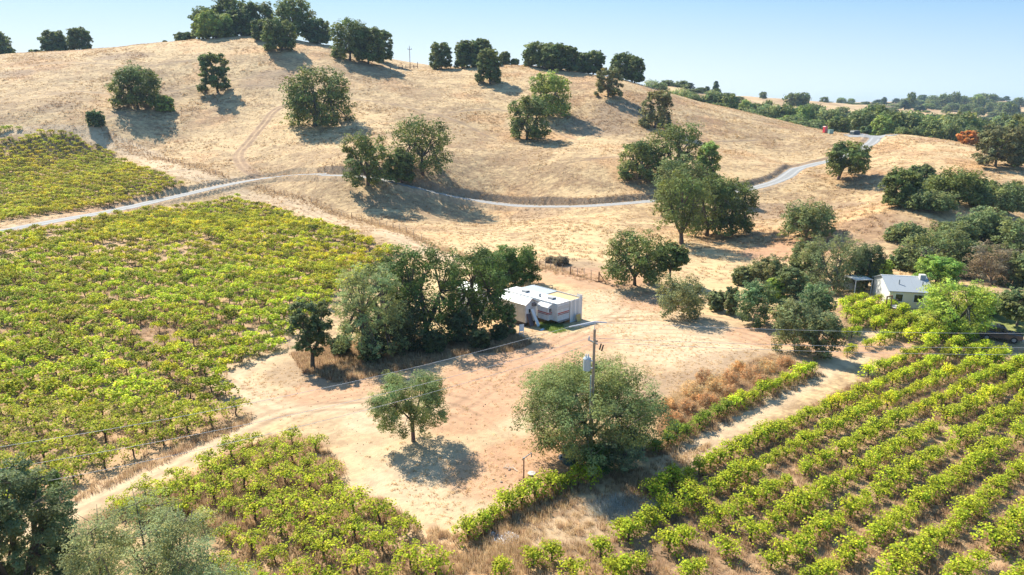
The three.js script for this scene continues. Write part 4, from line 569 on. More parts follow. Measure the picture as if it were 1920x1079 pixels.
// ---------------------------------------------------------------- power pole and lines
const insulator = std(0.55, 0.56, 0.56, 0.3), wireM = std(0.46, 0.46, 0.47, 0.5), poleWood = new THREE.MeshStandardMaterial({ color: new THREE.Color().setRGB(0.33, 0.25, 0.18), bumpMap: barkTex, bumpScale: 0.02, roughness: 0.9 });
{
  const X = 6.35, D = 49.8, g = gy(X, D) + 1.25, t = thing('power_pole', V(X, g, -D), 0, 'brown wooden power pole with transformer rising from the big olive tree', 'power pole');
  part('pole', cyl(0.145, 0.10, 11.7, 0, -1.55, 0, 14), poleWood, t); part('top_pin', mergeGeometries([cyl(0.03, 0.03, 0.55, 0, 10.15, 0, 8), cyl(0.09, 0.06, 0.16, 0, 10.6, 0, 10)]), insulator, t);
  part('line_cover', mergeGeometries([bar(V(-2.0, 10.42, 0.25), V(-0.05, 10.74, 0), 0.05, 0.075, 8), bar(V(-0.05, 10.74, 0), V(0.9, 10.70, 0.02), 0.075, 0.045, 8)]), std(0.50, 0.52, 0.56, 0.5), t, 'pale cover over the top line');
  const arm = part('crossarm', bar(V(-0.55, 9.6, 0.9), V(0.32, 8.75, -0.55), 0.07, 0.07, 4), std(0.62, 0.58, 0.53), t); for (const f of [0.05, 0.8]) part('insulator', mergeGeometries([cyl(0.07, 0.05, 0.28, lerp(-0.55, 0.32, f), lerp(9.6, 8.75, f) + 0.05, lerp(0.9, -0.55, f), 10)]), insulator, arm);
  for (const [x, y] of [[0.45, 8.7], [0.62, 8.6]]) part('fuse', bar(V(x, y - 0.28, -0.2), V(x + 0.12, y + 0.22, -0.2), 0.06, 0.06, 8), dark, t);
  const tr = part('transformer', mergeGeometries([cyl(0.3, 0.3, 0.95, -0.52, 6.85, 0.1, 18), cyl(0.32, 0.26, 0.1, -0.52, 7.8, 0.1, 18), bx(0.3, 0.1, 0.1, -0.22, 7.6, 0.05), bx(0.3, 0.1, 0.1, -0.22, 7.0, 0.05)]), std(0.42, 0.48, 0.52, 0.5, { metalness: 0.2 }), t); for (const x of [-0.62, -0.44]) part('bushing', mergeGeometries([cyl(0.05, 0.04, 0.3, x, 7.88, 0.1, 8), cyl(0.08, 0.08, 0.03, x, 7.98, 0.1, 8), cyl(0.08, 0.08, 0.03, x, 8.08, 0.1, 8)]), insulator, tr);
  part('conduit', mergeGeometries([cyl(0.05, 0.05, 7.7, -0.19, -1.3, 0.1, 8)]), std(0.36, 0.44, 0.42, 0.6), t); for (const y of [9.2, 7.3, 7.0]) part('bolt', new THREE.CylinderGeometry(0.05, 0.05, 0.14, 8).rotateZ(Math.PI / 2).translate(0.2, y, 0.05), dark, t);
  const line = (a, b, sag, label) => { const c = new THREE.CatmullRomCurve3(Array.from({ length: 17 }, (_, i) => { const f = i / 16; return V(lerp(a.x, b.x, f), lerp(a.y, b.y, f) - sag * 4 * f * (1 - f), lerp(a.z, b.z, f)); })); const m = shade(new THREE.Mesh(new THREE.TubeGeometry(c, 90, 0.013, 6), wireM)); m.name = numbered('power_line'); scene.add(m); tag(m, label, 'power line', null); };
  const P = (x, y, z) => V(X + x, g + y, -D + z);
  line(P(-2.0, 10.42, 0.25), V(-40, 8.6, -33), 1.1, 'topmost power line running left from the pole over the vineyard'); line(P(-0.5, 9.75, 0.85), V(-39, 7.8, -32), 1.2, 'middle power line running left from the pole over the vineyard'); line(P(0.2, 8.95, -0.4), V(-38, 6.9, -31), 1.2, 'lowest power line running left from the pole over the vineyard');
  line(P(0.9, 10.7, 0.02), V(95, 9.5, -60), 1.3, 'topmost power line running right from the pole'); line(P(-0.5, 9.75, 0.85), V(95, 8.6, -59), 1.3, 'middle power line running right from the pole'); line(P(0.25, 8.95, -0.45), V(95, 7.7, -58.5), 1.3, 'lowest power line running right from the pole');
}
// ---------------------------------------------------------------- hilltop pole and pipe fence
{
  const [X, D] = at(769, 129), t = thing('utility_pole', ground(X, D, -0.2), 0.6, 'thin pole with a short crossarm alone on the hill skyline', 'utility pole'); part('pole', cyl(0.19, 0.14, 10.6, 0, 0, 0, 8), poleWood, t); part('crossarm', bx(2.2, 0.16, 0.14, 0, 9.3, 0.16), wood, t); for (const x of [-0.95, 0.95]) part('insulator', cyl(0.12, 0.09, 0.6, x, 9.4, 0.16, 8), grey, t); part('insulator', cyl(0.1, 0.08, 0.6, 0, 10.5, 0, 8), grey, t);
  const f = thing('pipe_fence', V(0, 0, 0), 0, 'short dark fence with few posts below the hilltop pole', 'fence'), a = at(732, 131), b = at(783, 128); f.position.copy(ground(a[0], a[1])); const dX = b[0] - a[0], dD = b[1] - a[1];
  const rel = (k, h) => { const x = a[0] + dX * k, d = a[1] + dD * k; return V(x - a[0], gy(x, d) + h - f.position.y, -(d - a[1])); };
  for (const k of [0, 0.3, 0.42, 0.55, 0.7, 0.85, 1]) part('post', bar(rel(k, -0.2), rel(k, k === 1 ? 3 : 1.8), 0.16), rust, f); for (let k = 0; k < 5; k++) part('rail', bar(rel(0.3 + k * 0.14, 0.9), rel(0.44 + k * 0.14, 0.9), 0.12), rust, f);
}
// ---------------------------------------------------------------- wire fences
function wireFence(px, n, h, label, sparse) {
  const L = spline(poly(px), 0.5), o = thing('wire_fence', ground(L[0][0], L[0][1]), 0, label, 'fence'), r = rng(n), q = o.position; let prev = null;
  for (let k = 0; k < n; k++) { const p = L[Math.round(k / (n - 1) * (L.length - 1))], foot = V(p[0] - q.x, gy(p[0], p[1]) - q.y - 0.3, -p[1] - q.z), top = foot.clone().add(V((r() - 0.5) * 0.12, h * (0.85 + 0.25 * r()) + 0.3, (r() - 0.5) * 0.12)); part('post', bar(foot, top, k % 5 ? 0.05 : 0.09, k % 5 ? 0.045 : 0.08, 5), k % 5 ? steel : wood, o);
    if (prev) part('wire', mergeGeometries([0.35, 0.65, 0.95].map((f) => bar(prev[0].clone().lerp(prev[1], f), foot.clone().lerp(top, f), 0.012, 0.012, 3))), rust, o); prev = [foot, top]; }
  return o;
}
wireFence([[190, 243], [250, 271], [300, 298], [360, 315], [418, 331]], 26, 1.4, 'wire fence between the upper left vineyard and the hill slope');
wireFence([[482, 350], [560, 372], [620, 396], [700, 420], [790, 452]], 20, 1.4, 'wire fence with wooden posts along the dirt path above the large left vineyard');
wireFence([[1012, 500], [1060, 512], [1122, 528]], 10, 1.5, 'wire fence behind the mobile homes ending at a braced post');
{
  const [X, D] = at(1123, 529), t = thing('brace_post', ground(X, D), 0, 'dark braced end post of the wire fence near the round oak', 'post'); part('post', cyl(0.11, 0.1, 1.9, 0, -0.2, 0, 8), wood, t); part('brace', bar(V(0, 1.5, 0), V(1.0, 0, 0.4), 0.06), wood, t); part('crossbar', bar(V(-0.5, 0.1, 0.1), V(0.6, 0.1, -0.1), 0.08), wood, t);
}
// ---------------------------------------------------------------- standpipe and small things in the yard
{
  const [X, D] = at(982, 906), t = thing('standpipe', ground(X, D), 0.5, 'thin rusty standpipe with a bent arm in the reddish yard corner', 'standpipe');
  part('pipe', cyl(0.055, 0.05, 2.25, 0, -0.1, 0, 10), rust, t); part('arm', bar(V(0, 2.12, 0), V(0.75, 2.3, -0.12), 0.035), steel, t); part('spout', bar(V(0.75, 2.3, -0.12), V(0.74, 1.95, -0.12), 0.035, 0.045), steel, t); part('collar', cyl(0.09, 0.09, 0.12, 0, 2.04, 0, 10), steel, t); for (const a of [0.3, 2.3, 4.4]) part('foot_stay', bar(V(0, 0.3, 0), V(Math.cos(a) * 0.55, 0.0, Math.sin(a) * 0.55), 0.035), rust, t);
  const c = at(997, 890), l = thing('concrete_lid', ground(c[0], c[1]), 0, 'round pale concrete lid on the ground beside the standpipe', 'lid'); part('slab', new THREE.LatheGeometry([[0, 0], [0.32, 0], [0.33, 0.1], [0.3, 0.13], [0, 0.14]].map((p) => new THREE.Vector2(...p)), 24), std(0.55, 0.50, 0.44), l); part('handle', new THREE.TorusGeometry(0.05, 0.012, 6, 12, Math.PI).translate(0, 0.14, 0), steel, l);
  const b = at(960, 880), br = thing('dead_branch', ground(b[0], b[1]), 0.2, 'pale dead branch lying left of the standpipe', 'branch'), g = new GB(), r = rng(8); const w = [0.62, 0.55, 0.46]; g.limb([-0.7, 0.05, -0.2], [0.1, 0.12, 0.05], 0.02, 0.035, w, 5); g.limb([0.1, 0.12, 0.05], [0.35, 0.05, 0.55], 0.035, 0.02, w, 5); for (let k = 0; k < 6; k++) { const f = r(); g.limb([lerp(-0.7, 0.1, f), 0.1, lerp(-0.2, 0.05, f)], [lerp(-0.7, 0.1, f) + r() * 0.7 - 0.2, 0.1 + 0.25 * r(), -0.2 - 0.6 * r()], 0.018, 0.006, w, 4); } part('wood', g.geo(), barkMat, br);
  const stoneG = [1, 2, 3].map((s) => { const q = new THREE.IcosahedronGeometry(1, 1), p = q.attributes.position; for (let i = 0; i < p.count; i++) { const x = p.getX(i), y = p.getY(i), z = p.getZ(i), k = 0.75 + 0.45 * vn(x * 1.3 + s * 9 + 20, y * 1.3 + z * 1.7 + 20); p.setXYZ(i, x * k, y * k * 0.65, z * k); } q.computeVertexNormals(); return q; });
  const spots = [[925, 900, 0.1], [940, 905, 0.12], [952, 918, 0.1], [968, 915, 0.11], [948, 893, 0.08], [1000, 910, 0.13], [1012, 902, 0.1], [975, 925, 0.16], [990, 918, 0.12], [955, 882, 0.14], [1070, 862, 0.14]], words = ['left of the standpipe, farthest left', 'left of the standpipe in the reddish earth', 'lower left of the standpipe', 'just left of the standpipe foot', 'behind the scatter left of the standpipe', 'right of the standpipe foot', 'between the standpipe and the hedge row', 'below the standpipe, largest of all', 'at the standpipe foot, lower right', 'beside the dead branch', 'near the green water tank'];
  spots.forEach(([px, py, s], i) => { const p = at(px, py), m = shade(new THREE.Mesh(stoneG[i % 3], std(0.30 + 0.02 * (i % 4), 0.22 + 0.02 * (i % 3), 0.17))); m.name = numbered('stone'); m.position.copy(ground(p[0], p[1], 0.02)); m.scale.setScalar(s); m.rotation.y = i; scene.add(m); tag(m, 'small brown stone ' + words[i], 'stone', 'stones around the standpipe'); });
  const k = at(1067, 868), tank = thing('water_tank', ground(k[0], k[1]), 0, 'dark green upright water tank in the shade of the big olive tree', 'water tank'), tm = std(0.03, 0.085, 0.09, 0.5); part('body', new THREE.LatheGeometry([[0, 0], [0.52, 0], [0.54, 0.04], ...Array.from({ length: 8 }, (_, i) => [i % 2 ? 0.55 : 0.53, 0.15 + i * 0.16]), [0.5, 1.42], [0.3, 1.6], [0, 1.64]].map((p) => new THREE.Vector2(...p)), 28), tm, tank); part('lid', cyl(0.2, 0.18, 0.08, 0, 1.62, 0, 16), dark, tank);
  const d = at(1053, 864), wh = thing('white_disc', ground(d[0], d[1], 0.3), 0.3, 'small white disc with dark hub leaning beside the green water tank', 'disc'); part('rim', new THREE.TorusGeometry(0.2, 0.075, 10, 24), std(0.72, 0.72, 0.70), wh); part('hub', new THREE.CylinderGeometry(0.07, 0.07, 0.08, 12).rotateX(Math.PI / 2), dark, wh); part('disc', new THREE.CylinderGeometry(0.17, 0.17, 0.03, 20).rotateX(Math.PI / 2), std(0.6, 0.6, 0.6), wh);
  const h = at(940, 1010), ash = [], rr = rng(3), gg = new GB(); for (let i = 0; i < 420; i++) { const a = rr() * 6.28, q = Math.sqrt(rr()) * 1.0, s = 0.03 + 0.09 * rr(), c2 = 0.4 + 0.35 * rr(), x = Math.cos(a) * q * 1.15, z = Math.sin(a) * q * 0.8; gg.leaf(x, 0.06 + 0.12 * (1 - q) + 0.05 * rr(), z, (rr() - 0.5) * 0.8, 0.8, (rr() - 0.5) * 0.8, rr() * 6, s * 2, s * 1.3, [c2, c2 * 1.0, c2 * 1.03]); }
  const am = shade(new THREE.Mesh(gg.geo(), new THREE.MeshStandardMaterial({ vertexColors: true, roughness: 0.95, side: THREE.DoubleSide }))); am.name = 'ash_heap'; am.position.copy(ground(h[0], h[1])); scene.add(am); tag(am, 'heap of pale grey ash and scraps by the hedge row at the bottom', 'ash heap', null, 'stuff');
}
// ---------------------------------------------------------------- parking place on the ridge
{
  const put2 = (px, py, name, label, cat, f) => { const p = at(px, py) || at(px, py + 3) || at(px, py + 6), t = thing(name, ground(p[0], p[1]), 0.3, label, cat); f(t); return t; };
  const loo = (t, m, roofM) => { part('wall', bx(1.15, 2.1, 1.15, 0, 1.05, 0), m, t); part('door', bx(0.85, 1.8, 0.04, 0, 1.0, 0.59), roofM, t); const rg = prism([[-0.62, 0], [0.62, 0], [0.45, 0.2], [-0.45, 0.2]], 1.24).translate(0, 2.1, -0.62); part('roof', rg, roofM, t); };
  put2(1547, 249, 'portable_toilet', 'red portable toilet at the end of the gravel road on the ridge', 'toilet', (t) => { t.scale.setScalar(1.15); loo(t, std(0.55, 0.03, 0.05, 0.5), std(0.65, 0.2, 0.2, 0.5)); });
  put2(1557, 251, 'storage_box', 'pale green box beside the red portable toilet on the ridge', 'box', (t) => { t.scale.setScalar(1.0); part('wall', bx(2.0, 1.6, 1.3, 0, 0.8, 0), std(0.30, 0.45, 0.36, 0.6), t); part('lid', bx(2.1, 0.12, 1.4, 0, 1.66, 0), std(0.42, 0.58, 0.5), t); });
  put2(1603, 253, 'dark_container', 'dark low container with pale top at the parking place on the ridge', 'container', (t) => { part('wall', prism([[-1.6, 0], [1.6, 0], [1.6, 1.2], [1.3, 1.6], [-1.3, 1.6], [-1.6, 1.2]], 2.2).translate(0, 0, -1.1), std(0.04, 0.06, 0.07, 0.6), t); part('lid', bx(2.7, 0.08, 2.2, 0, 1.66, 0), grey, t); });
}

// ---------------------------------------------------------------- vineyard: the nearest 300 vines singly, the rest together; dry grass and weeds
const vineLeaf = new THREE.MeshPhysicalMaterial({ vertexColors: true, roughness: 0.75, transmission: 0.34, thickness: 0, specularIntensity: 0.15, side: THREE.DoubleSide });
const vineTint = (c) => { const m = vineLeaf.clone(); m.color.setRGB(...c); return m; };
function makeVine(seed, o) {
  const r = rng(seed), leaf = new GB(), wood = new GB(), H = o.h, th = o.trunk, bark = () => { const k = 0.7 + 0.5 * r(); return [0.085 * k, 0.06 * k, 0.045 * k]; };
  wood.limb([0, -0.15, 0], [(r() - 0.5) * 0.1, th * 0.5, (r() - 0.5) * 0.1], 0.085, 0.06, bark(), 6); wood.limb([0, th * 0.5, 0], [(r() - 0.5) * 0.14, th, (r() - 0.5) * 0.14], 0.065, 0.075, bark(), 6);
  for (let k = 0; k < o.canes; k++) {
    const a = (k + r() * 0.8) / o.canes * 6.283, reach = o.w * (0.55 + 0.5 * r()) * (o.row ? 0.55 + 0.75 * Math.abs(Math.cos(a)) : 1), rise = (H - th) * (0.55 + 0.55 * r()), fall = o.fall * (0.4 + 0.9 * r());
    const P = (t) => [Math.cos(a) * reach * t, th + rise * Math.sin(Math.min(1, t * 1.25) * 1.571) - fall * Math.max(0, t - 0.45) * Math.max(0, t - 0.45) * 3.2, Math.sin(a) * reach * t];
    if (o.wood) { const p = P(0.25), q = P(0.6); wood.limb([0, th, 0], p, 0.025, 0.018, bark(), 4); wood.limb(p, q, 0.018, 0.01, bark(), 4); }
    const tone = 0.66 + 0.6 * r(), yel = r();
    for (let i = 0; i < o.leaves; i++) {
      const t = 0.12 + 0.93 * Math.pow(r(), 0.8), p = P(t), s = o.ls * (0.7 + 0.6 * r()), sp = 0.16 + o.ls * 0.5;
      const x = p[0] + (r() - 0.5) * sp * 2, y = Math.max(0.1, p[1] + (r() - 0.35) * sp * 1.5), z = p[2] + (r() - 0.5) * sp * 2;
      let nx = (r() - 0.5) * 1.3 + Math.cos(a) * 0.35 * t, ny = 0.55 + r() * 0.7, nz = (r() - 0.5) * 1.3 + Math.sin(a) * 0.35 * t; const l = Math.hypot(nx, ny, nz);
      const k = tone * (0.6 + 0.7 * r()), w = r() * 0.5 + yel * 0.5, brown = r() < o.brown;
      leaf.leaf(x, y, z, nx / l, ny / l, nz / l, r() * 6.28, s * 1.15, s, brown ? [0.42 * k, 0.25 * k, 0.06 * k] : [lerp(0.26, 0.58, w) * k, lerp(0.36, 0.54, w) * k, lerp(0.025, 0.03, w) * k]);
    }
  }
  return [leaf.geo(), wood.geo()];
}
const VK = {
  head: { h: 1.6, trunk: 0.72, canes: 12, leaves: 54, w: 1.4, fall: 0.75, ls: 0.13, wood: true, brown: 0.04 },
  row: { h: 1.4, trunk: 0.6, canes: 11, leaves: 52, w: 0.84, fall: 0.85, ls: 0.125, wood: true, brown: 0.04, row: true },
  far: { h: 1.6, trunk: 0.7, canes: 10, leaves: 38, w: 1.45, fall: 0.75, ls: 0.23, wood: false, brown: 0.05 },
  gold: { h: 1.45, trunk: 0.7, canes: 10, leaves: 34, w: 1.4, fall: 0.75, ls: 0.24, wood: false, brown: 0.09 },
};
const variants = {}; for (const k in VK) variants[k] = Array.from({ length: k === 'far' || k === 'gold' ? 5 : 8 }, (_, i) => makeVine(300 + i * 7 + k.length * 91, VK[k]));
const barkV = new THREE.MeshStandardMaterial({ vertexColors: true, roughness: 0.95 });
const vines = [];   // { X, D, block, row, turn, scale, kind, tint }
{
  const r = rng(11);
  const fill = (P, dir, along, across, block, f) => {   // rows in the direction dir through the polygon P
    const a = [Math.cos(dir), Math.sin(dir)], b = [-a[1], a[0]], us = P.map((p) => p[0] * a[0] + p[1] * a[1]), vs = P.map((p) => p[0] * b[0] + p[1] * b[1]);
    const u0 = Math.floor(Math.min(...us) / along) * along, v0 = Math.floor(Math.min(...vs) / across) * across;
    for (let v = v0, n = 0; v < Math.max(...vs); v += across, n++) for (let u = u0; u < Math.max(...us); u += along) {
      const X = a[0] * u + b[0] * v + (r() - 0.5) * f.jit, D = a[1] * u + b[1] * v + (r() - 0.5) * f.jit; if (!inside(P, X, D) || r() < f.miss) continue;
      const e = { X, D, block, v, turn: f.turn === undefined ? r() * 6.28 : f.turn + (r() < 0.5 ? 0 : Math.PI) + (r() - 0.5) * 0.3, scale: f.s * (1 - f.vary / 2 + f.vary * r()), kind: f.kind, sparse: f.sparse };
      if (e.sparse && r() < e.sparse(X, D)) continue; vines.push(e);
    }
  };
  const rowDir = 36.4 * Math.PI / 180, fd = 57 * Math.PI / 180, bare = (X, D) => sstep(0.64, 0.78, fbm(X / 9 + 200, D / 9)) * 0.6;
  fill(fieldMain, fd, 2.35, 2.35, 'main', { jit: 0.3, miss: 0.02, s: 0.88, vary: 0.42, kind: 'head', sparse: bare });
  fill(fieldUpper, fd, 2.2, 2.3, 'upper', { jit: 0.3, miss: 0.01, s: 0.88, vary: 0.4, kind: 'gold' });
  fill(fieldStrip, fd, 1.7, 2.3, 'strip', { jit: 0.3, miss: 0, s: 1.0, vary: 0.3, kind: 'far' });
  fill(fieldLower, fd, 2.3, 2.35, 'lower', { jit: 0.5, miss: 0.03, s: 0.94, vary: 0.45, kind: 'head' });
  const sp = (X, D) => 0.4 * (1 - sstep(28, 37, X * 0.6 + D * 0.62));
  fill(fieldRight, rowDir, 1.3, 2.5, 'right', { jit: 0.3, miss: 0.02, s: 0.97, vary: 0.5, kind: 'row', turn: -rowDir * -1, sparse: sp });
  fill(fieldBand, rowDir, 1.15, 2.2, 'band', { jit: 0.4, miss: 0.02, s: 1.2, vary: 0.3, kind: 'row', turn: rowDir });
  const single = (pts, step, block, s) => { const L = spline(poly(pts), step); L.forEach(([X, D]) => vines.push({ X: X + (r() - 0.5) * 0.3, D: D + (r() - 0.5) * 0.3, block, v: 0, turn: rowDir + (r() - 0.5) * 0.4, scale: s * (0.75 + 0.5 * r()), kind: 'row' })); };
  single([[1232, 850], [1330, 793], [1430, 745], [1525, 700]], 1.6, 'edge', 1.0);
  single([[880, 1012], [950, 965], [1020, 930], [1085, 905]], 1.45, 'short', 1.05);
  single([[1590, 668], [1600, 660]], 1.3, 'loose', 1); single([[1625, 655], [1680, 635]], 1.5, 'loose', 1); single([[1585, 638], [1610, 630]], 1.5, 'loose', 1);
  for (const [a, b] of [[1000, 1062], [1035, 1052], [1075, 1088], [1150, 1085], [940, 1085], [1165, 1005], [1215, 985], [1245, 960], [1290, 930], [1262, 905], [1110, 905], [1185, 838], [1205, 845]]) { const p = at(a, b); vines.push({ X: p[0], D: p[1], block: 'loose', v: 0, turn: r() * 6.28, scale: 1, kind: 'row' }); }
}
{
  const seen = (e) => { const f = e.D * CP + EYE * SP, u = -EYE * CP + e.D * SP + gy(e.X, e.D) * CP, px = 960 + e.X / f * FOC, py = 539.5 - u / f * FOC; e.px = px; e.py = py; e.dist = f; return px > -15 && px < 1935 && py < 1100; };
  const shown = vines.filter(seen).sort((a, b) => a.dist - b.dist), near = shown.slice(0, 300), rest = [...shown.slice(300), ...vines.filter((e) => !seen(e) && e.dist < 240)];
  const rowNo = {}; for (const b of ['right', 'lower', 'main', 'band']) { const vs = [...new Set(near.filter((e) => e.block === b).map((e) => e.v.toFixed(2)))].map(Number).sort((x, y) => y - x); vs.forEach((v, i) => { rowNo[b + v.toFixed(2)] = i; }); }
  const nth = ['first', 'second', 'third', 'fourth', 'fifth', 'sixth', 'seventh', 'eighth', 'ninth', 'tenth', 'eleventh', 'twelfth', 'thirteenth', 'fourteenth', 'fifteenth', 'sixteenth', 'seventeenth', 'eighteenth', 'nineteenth', 'twentieth'];
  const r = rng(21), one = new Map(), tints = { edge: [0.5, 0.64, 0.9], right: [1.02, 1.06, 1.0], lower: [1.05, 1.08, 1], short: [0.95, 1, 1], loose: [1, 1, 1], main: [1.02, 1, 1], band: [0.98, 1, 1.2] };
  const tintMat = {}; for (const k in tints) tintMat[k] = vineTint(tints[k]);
  const ord = (n) => nth[n] || `${n + 1}th`, lineOf = {};
  for (const e of near) { const k = e.block + e.v.toFixed(2); (lineOf[k] = lineOf[k] || []).push(e); } for (const k in lineOf) lineOf[k].sort((a, b) => a.px - b.px).forEach((e, i) => { e.no = i; });
  for (const e of near) {
    const kind = e.kind, vi = r() * 8 | 0, key = kind + vi + e.block; let o = one.get(key);
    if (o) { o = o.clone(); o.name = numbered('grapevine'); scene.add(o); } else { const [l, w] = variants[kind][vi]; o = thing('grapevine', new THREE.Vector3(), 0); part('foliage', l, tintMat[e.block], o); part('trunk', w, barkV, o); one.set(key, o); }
    o.position.set(e.X, gy(e.X, e.D) - 0.02, -e.D); o.rotation.y = e.turn; o.scale.setScalar(e.scale * (e.block === 'main' ? 1.22 : 1));
    const k = rowNo[e.block + e.v.toFixed(2)] || 0, n = ord(e.no), w = {
      edge: [`dark green grapevine, ${n} from the left in the single row along the dirt aisle`, 'grapevines of the single dark row'], short: [`leafy grapevine, ${n} from the left in the short hedge row before the standpipe`, 'grapevines of the short hedge row'], loose: [`lone grapevine in dry weeds, ${n} from the left of those outside the blocks`, 'scattered grapevines outside the blocks'],
      right: [`green grapevine, ${n} from the left in the ${ord(k)} row of the right block`, `grapevines of row ${k + 1} in the right block`], lower: [`green grapevine, ${n} from the left in the ${ord(k)} line of the lower left block`, `grapevines of line ${k + 1} in the lower left block`],
      main: [`grapevine, ${n} from the left in the ${ord(k)} nearest line of the large left vineyard`, 'nearest grapevines of the large left vineyard'], band: [`grapevine, ${n} from the left in the ${ord(k)} line of the strip before the house`, 'grapevines of the strip before the house'] }[e.block];
    tag(o, w[0], 'grapevine', w[1]);
  }
  const M = new THREE.Matrix4(), Q = new THREE.Quaternion(), Y = new THREE.Vector3(0, 1, 0), C = new THREE.Color();
  const mass = (name, list, kind, label, colour) => {
    variants[kind].forEach(([l, w], vi) => {
      const mine = list.filter((_, i) => i % variants[kind].length === vi); if (!mine.length) return;
      const im = shade(new THREE.InstancedMesh(l, vineLeaf, mine.length)); im.name = vi ? 'foliage' : name;
      mine.forEach((e, i) => { Q.setFromAxisAngle(Y, e.turn); im.setMatrixAt(i, M.compose(new THREE.Vector3(e.X, gy(e.X, e.D) - 0.02, -e.D), Q, new THREE.Vector3(e.scale, e.scale * (0.85 + 0.3 * r()), e.scale))); im.setColorAt(i, C.setRGB(...colour(e))); });
      const tr = shade(new THREE.InstancedMesh(w, barkV, mine.length)); tr.name = 'trunk'; mine.forEach((e, i) => { im.getMatrixAt(i, M); tr.setMatrixAt(i, M); });
      if (vi === 0) { mass.root = im; scene.add(im); tag(im, label, 'vines', null, 'stuff'); } else mass.root.add(im); mass.root.add(tr);
    });
  };
  const leafTone = (yel) => (e) => { const y = clamp(yel(e)), k = 0.66 + 0.6 * r(); const dark = r() < 0.07 ? 0.5 : 1; return [lerp(0.95, 1.32, y) * k * dark * 1.25, lerp(1.06, 1.06, y) * k * dark * 1.22, lerp(1.1, 0.8, y) * k * dark]; };
  const nz = (e) => 0.8 * (fbm(e.X / 14, e.D / 14) - 0.5) + 0.5 * (r() - 0.5);
  mass('left_vineyard_rows', rest.filter((e) => e.block === 'main' || e.block === 'lower'), 'far', 'mass of yellow green vines filling the large left vineyard', leafTone((e) => 0.02 + sstep(70, 150, e.D) * 0.42 + nz(e)));
  mass('upper_vineyard_rows', rest.filter((e) => e.block === 'upper'), 'gold', 'yellowing vines of the upper left vineyard above the gravel road', leafTone((e) => 0.5 + nz(e)));
  mass('vineyard_strip', rest.filter((e) => e.block === 'strip'), 'far', 'green strip of vines at the far left edge below the hill', leafTone(() => -0.2));
  mass('right_vineyard_rows', rest.filter((e) => ['right', 'band', 'edge', 'loose', 'short'].includes(e.block)), 'row', 'far green vine rows of the right vineyard and the strip before the house', leafTone((e) => 0.1 + nz(e)));
}
// grass: thin blades in tufts
function tuft(seed, n, h, spread, wid, flat = 0) {
  const r = rng(seed), g = new GB();
  for (let k = 0; k < n; k++) {
    const a = r() * 6.28, b = r() * 6.28, x = Math.cos(a) * spread * r(), z = Math.sin(a) * spread * r(), l = h * (0.55 + 0.6 * r()), out = spread * (0.5 + flat) * r() + 0.05, ex = x + Math.cos(b) * out, ez = z + Math.sin(b) * out, px = -Math.sin(b) * wid, pz = Math.cos(b) * wid, s = 0.75 + 0.5 * r(), c = [s, s * (0.94 + 0.08 * r()), s * (0.86 + 0.2 * r())];
    const nx = -Math.cos(b) * 0.3, nz = -Math.sin(b) * 0.3, i = g.vert(x - px, -0.03, z - pz, nx, 0.95, nz, c), j = g.vert(x + px, -0.03, z + pz, nx, 0.95, nz, c), q = g.vert(ex, l, ez, nx, 0.95, nz, c); g.i.push(i, j, q);
  }
  return g.geo();
}
const grassMat = new THREE.MeshPhysicalMaterial({ vertexColors: true, roughness: 0.8, transmission: 0.3, thickness: 0, specularIntensity: 0.3, side: THREE.DoubleSide });
function strew(name, label, list, geos, cat) {
  const M = new THREE.Matrix4(), Q = new THREE.Quaternion(), Y = new THREE.Vector3(0, 1, 0), C = new THREE.Color(), r = rng(name.length * 31); let root;
  geos.forEach((g, gi) => { const mine = list.filter((_, i) => i % geos.length === gi); if (!mine.length) return;
    const im = shade(new THREE.InstancedMesh(g, grassMat, mine.length)); im.name = gi ? 'tuft' : name;
    mine.forEach(([X, D, s, c], i) => { Q.setFromAxisAngle(Y, r() * 6.28); im.setMatrixAt(i, M.compose(new THREE.Vector3(X, gy(X, D), -D), Q, new THREE.Vector3(s * (0.8 + 0.4 * r()), s * (0.7 + 0.6 * r()), s * (0.8 + 0.4 * r())))); im.setColorAt(i, C.setRGB(...c)); });
    if (gi) root.add(im); else { root = im; scene.add(im); tag(im, label, cat || 'dry grass', null, 'stuff'); } });
}
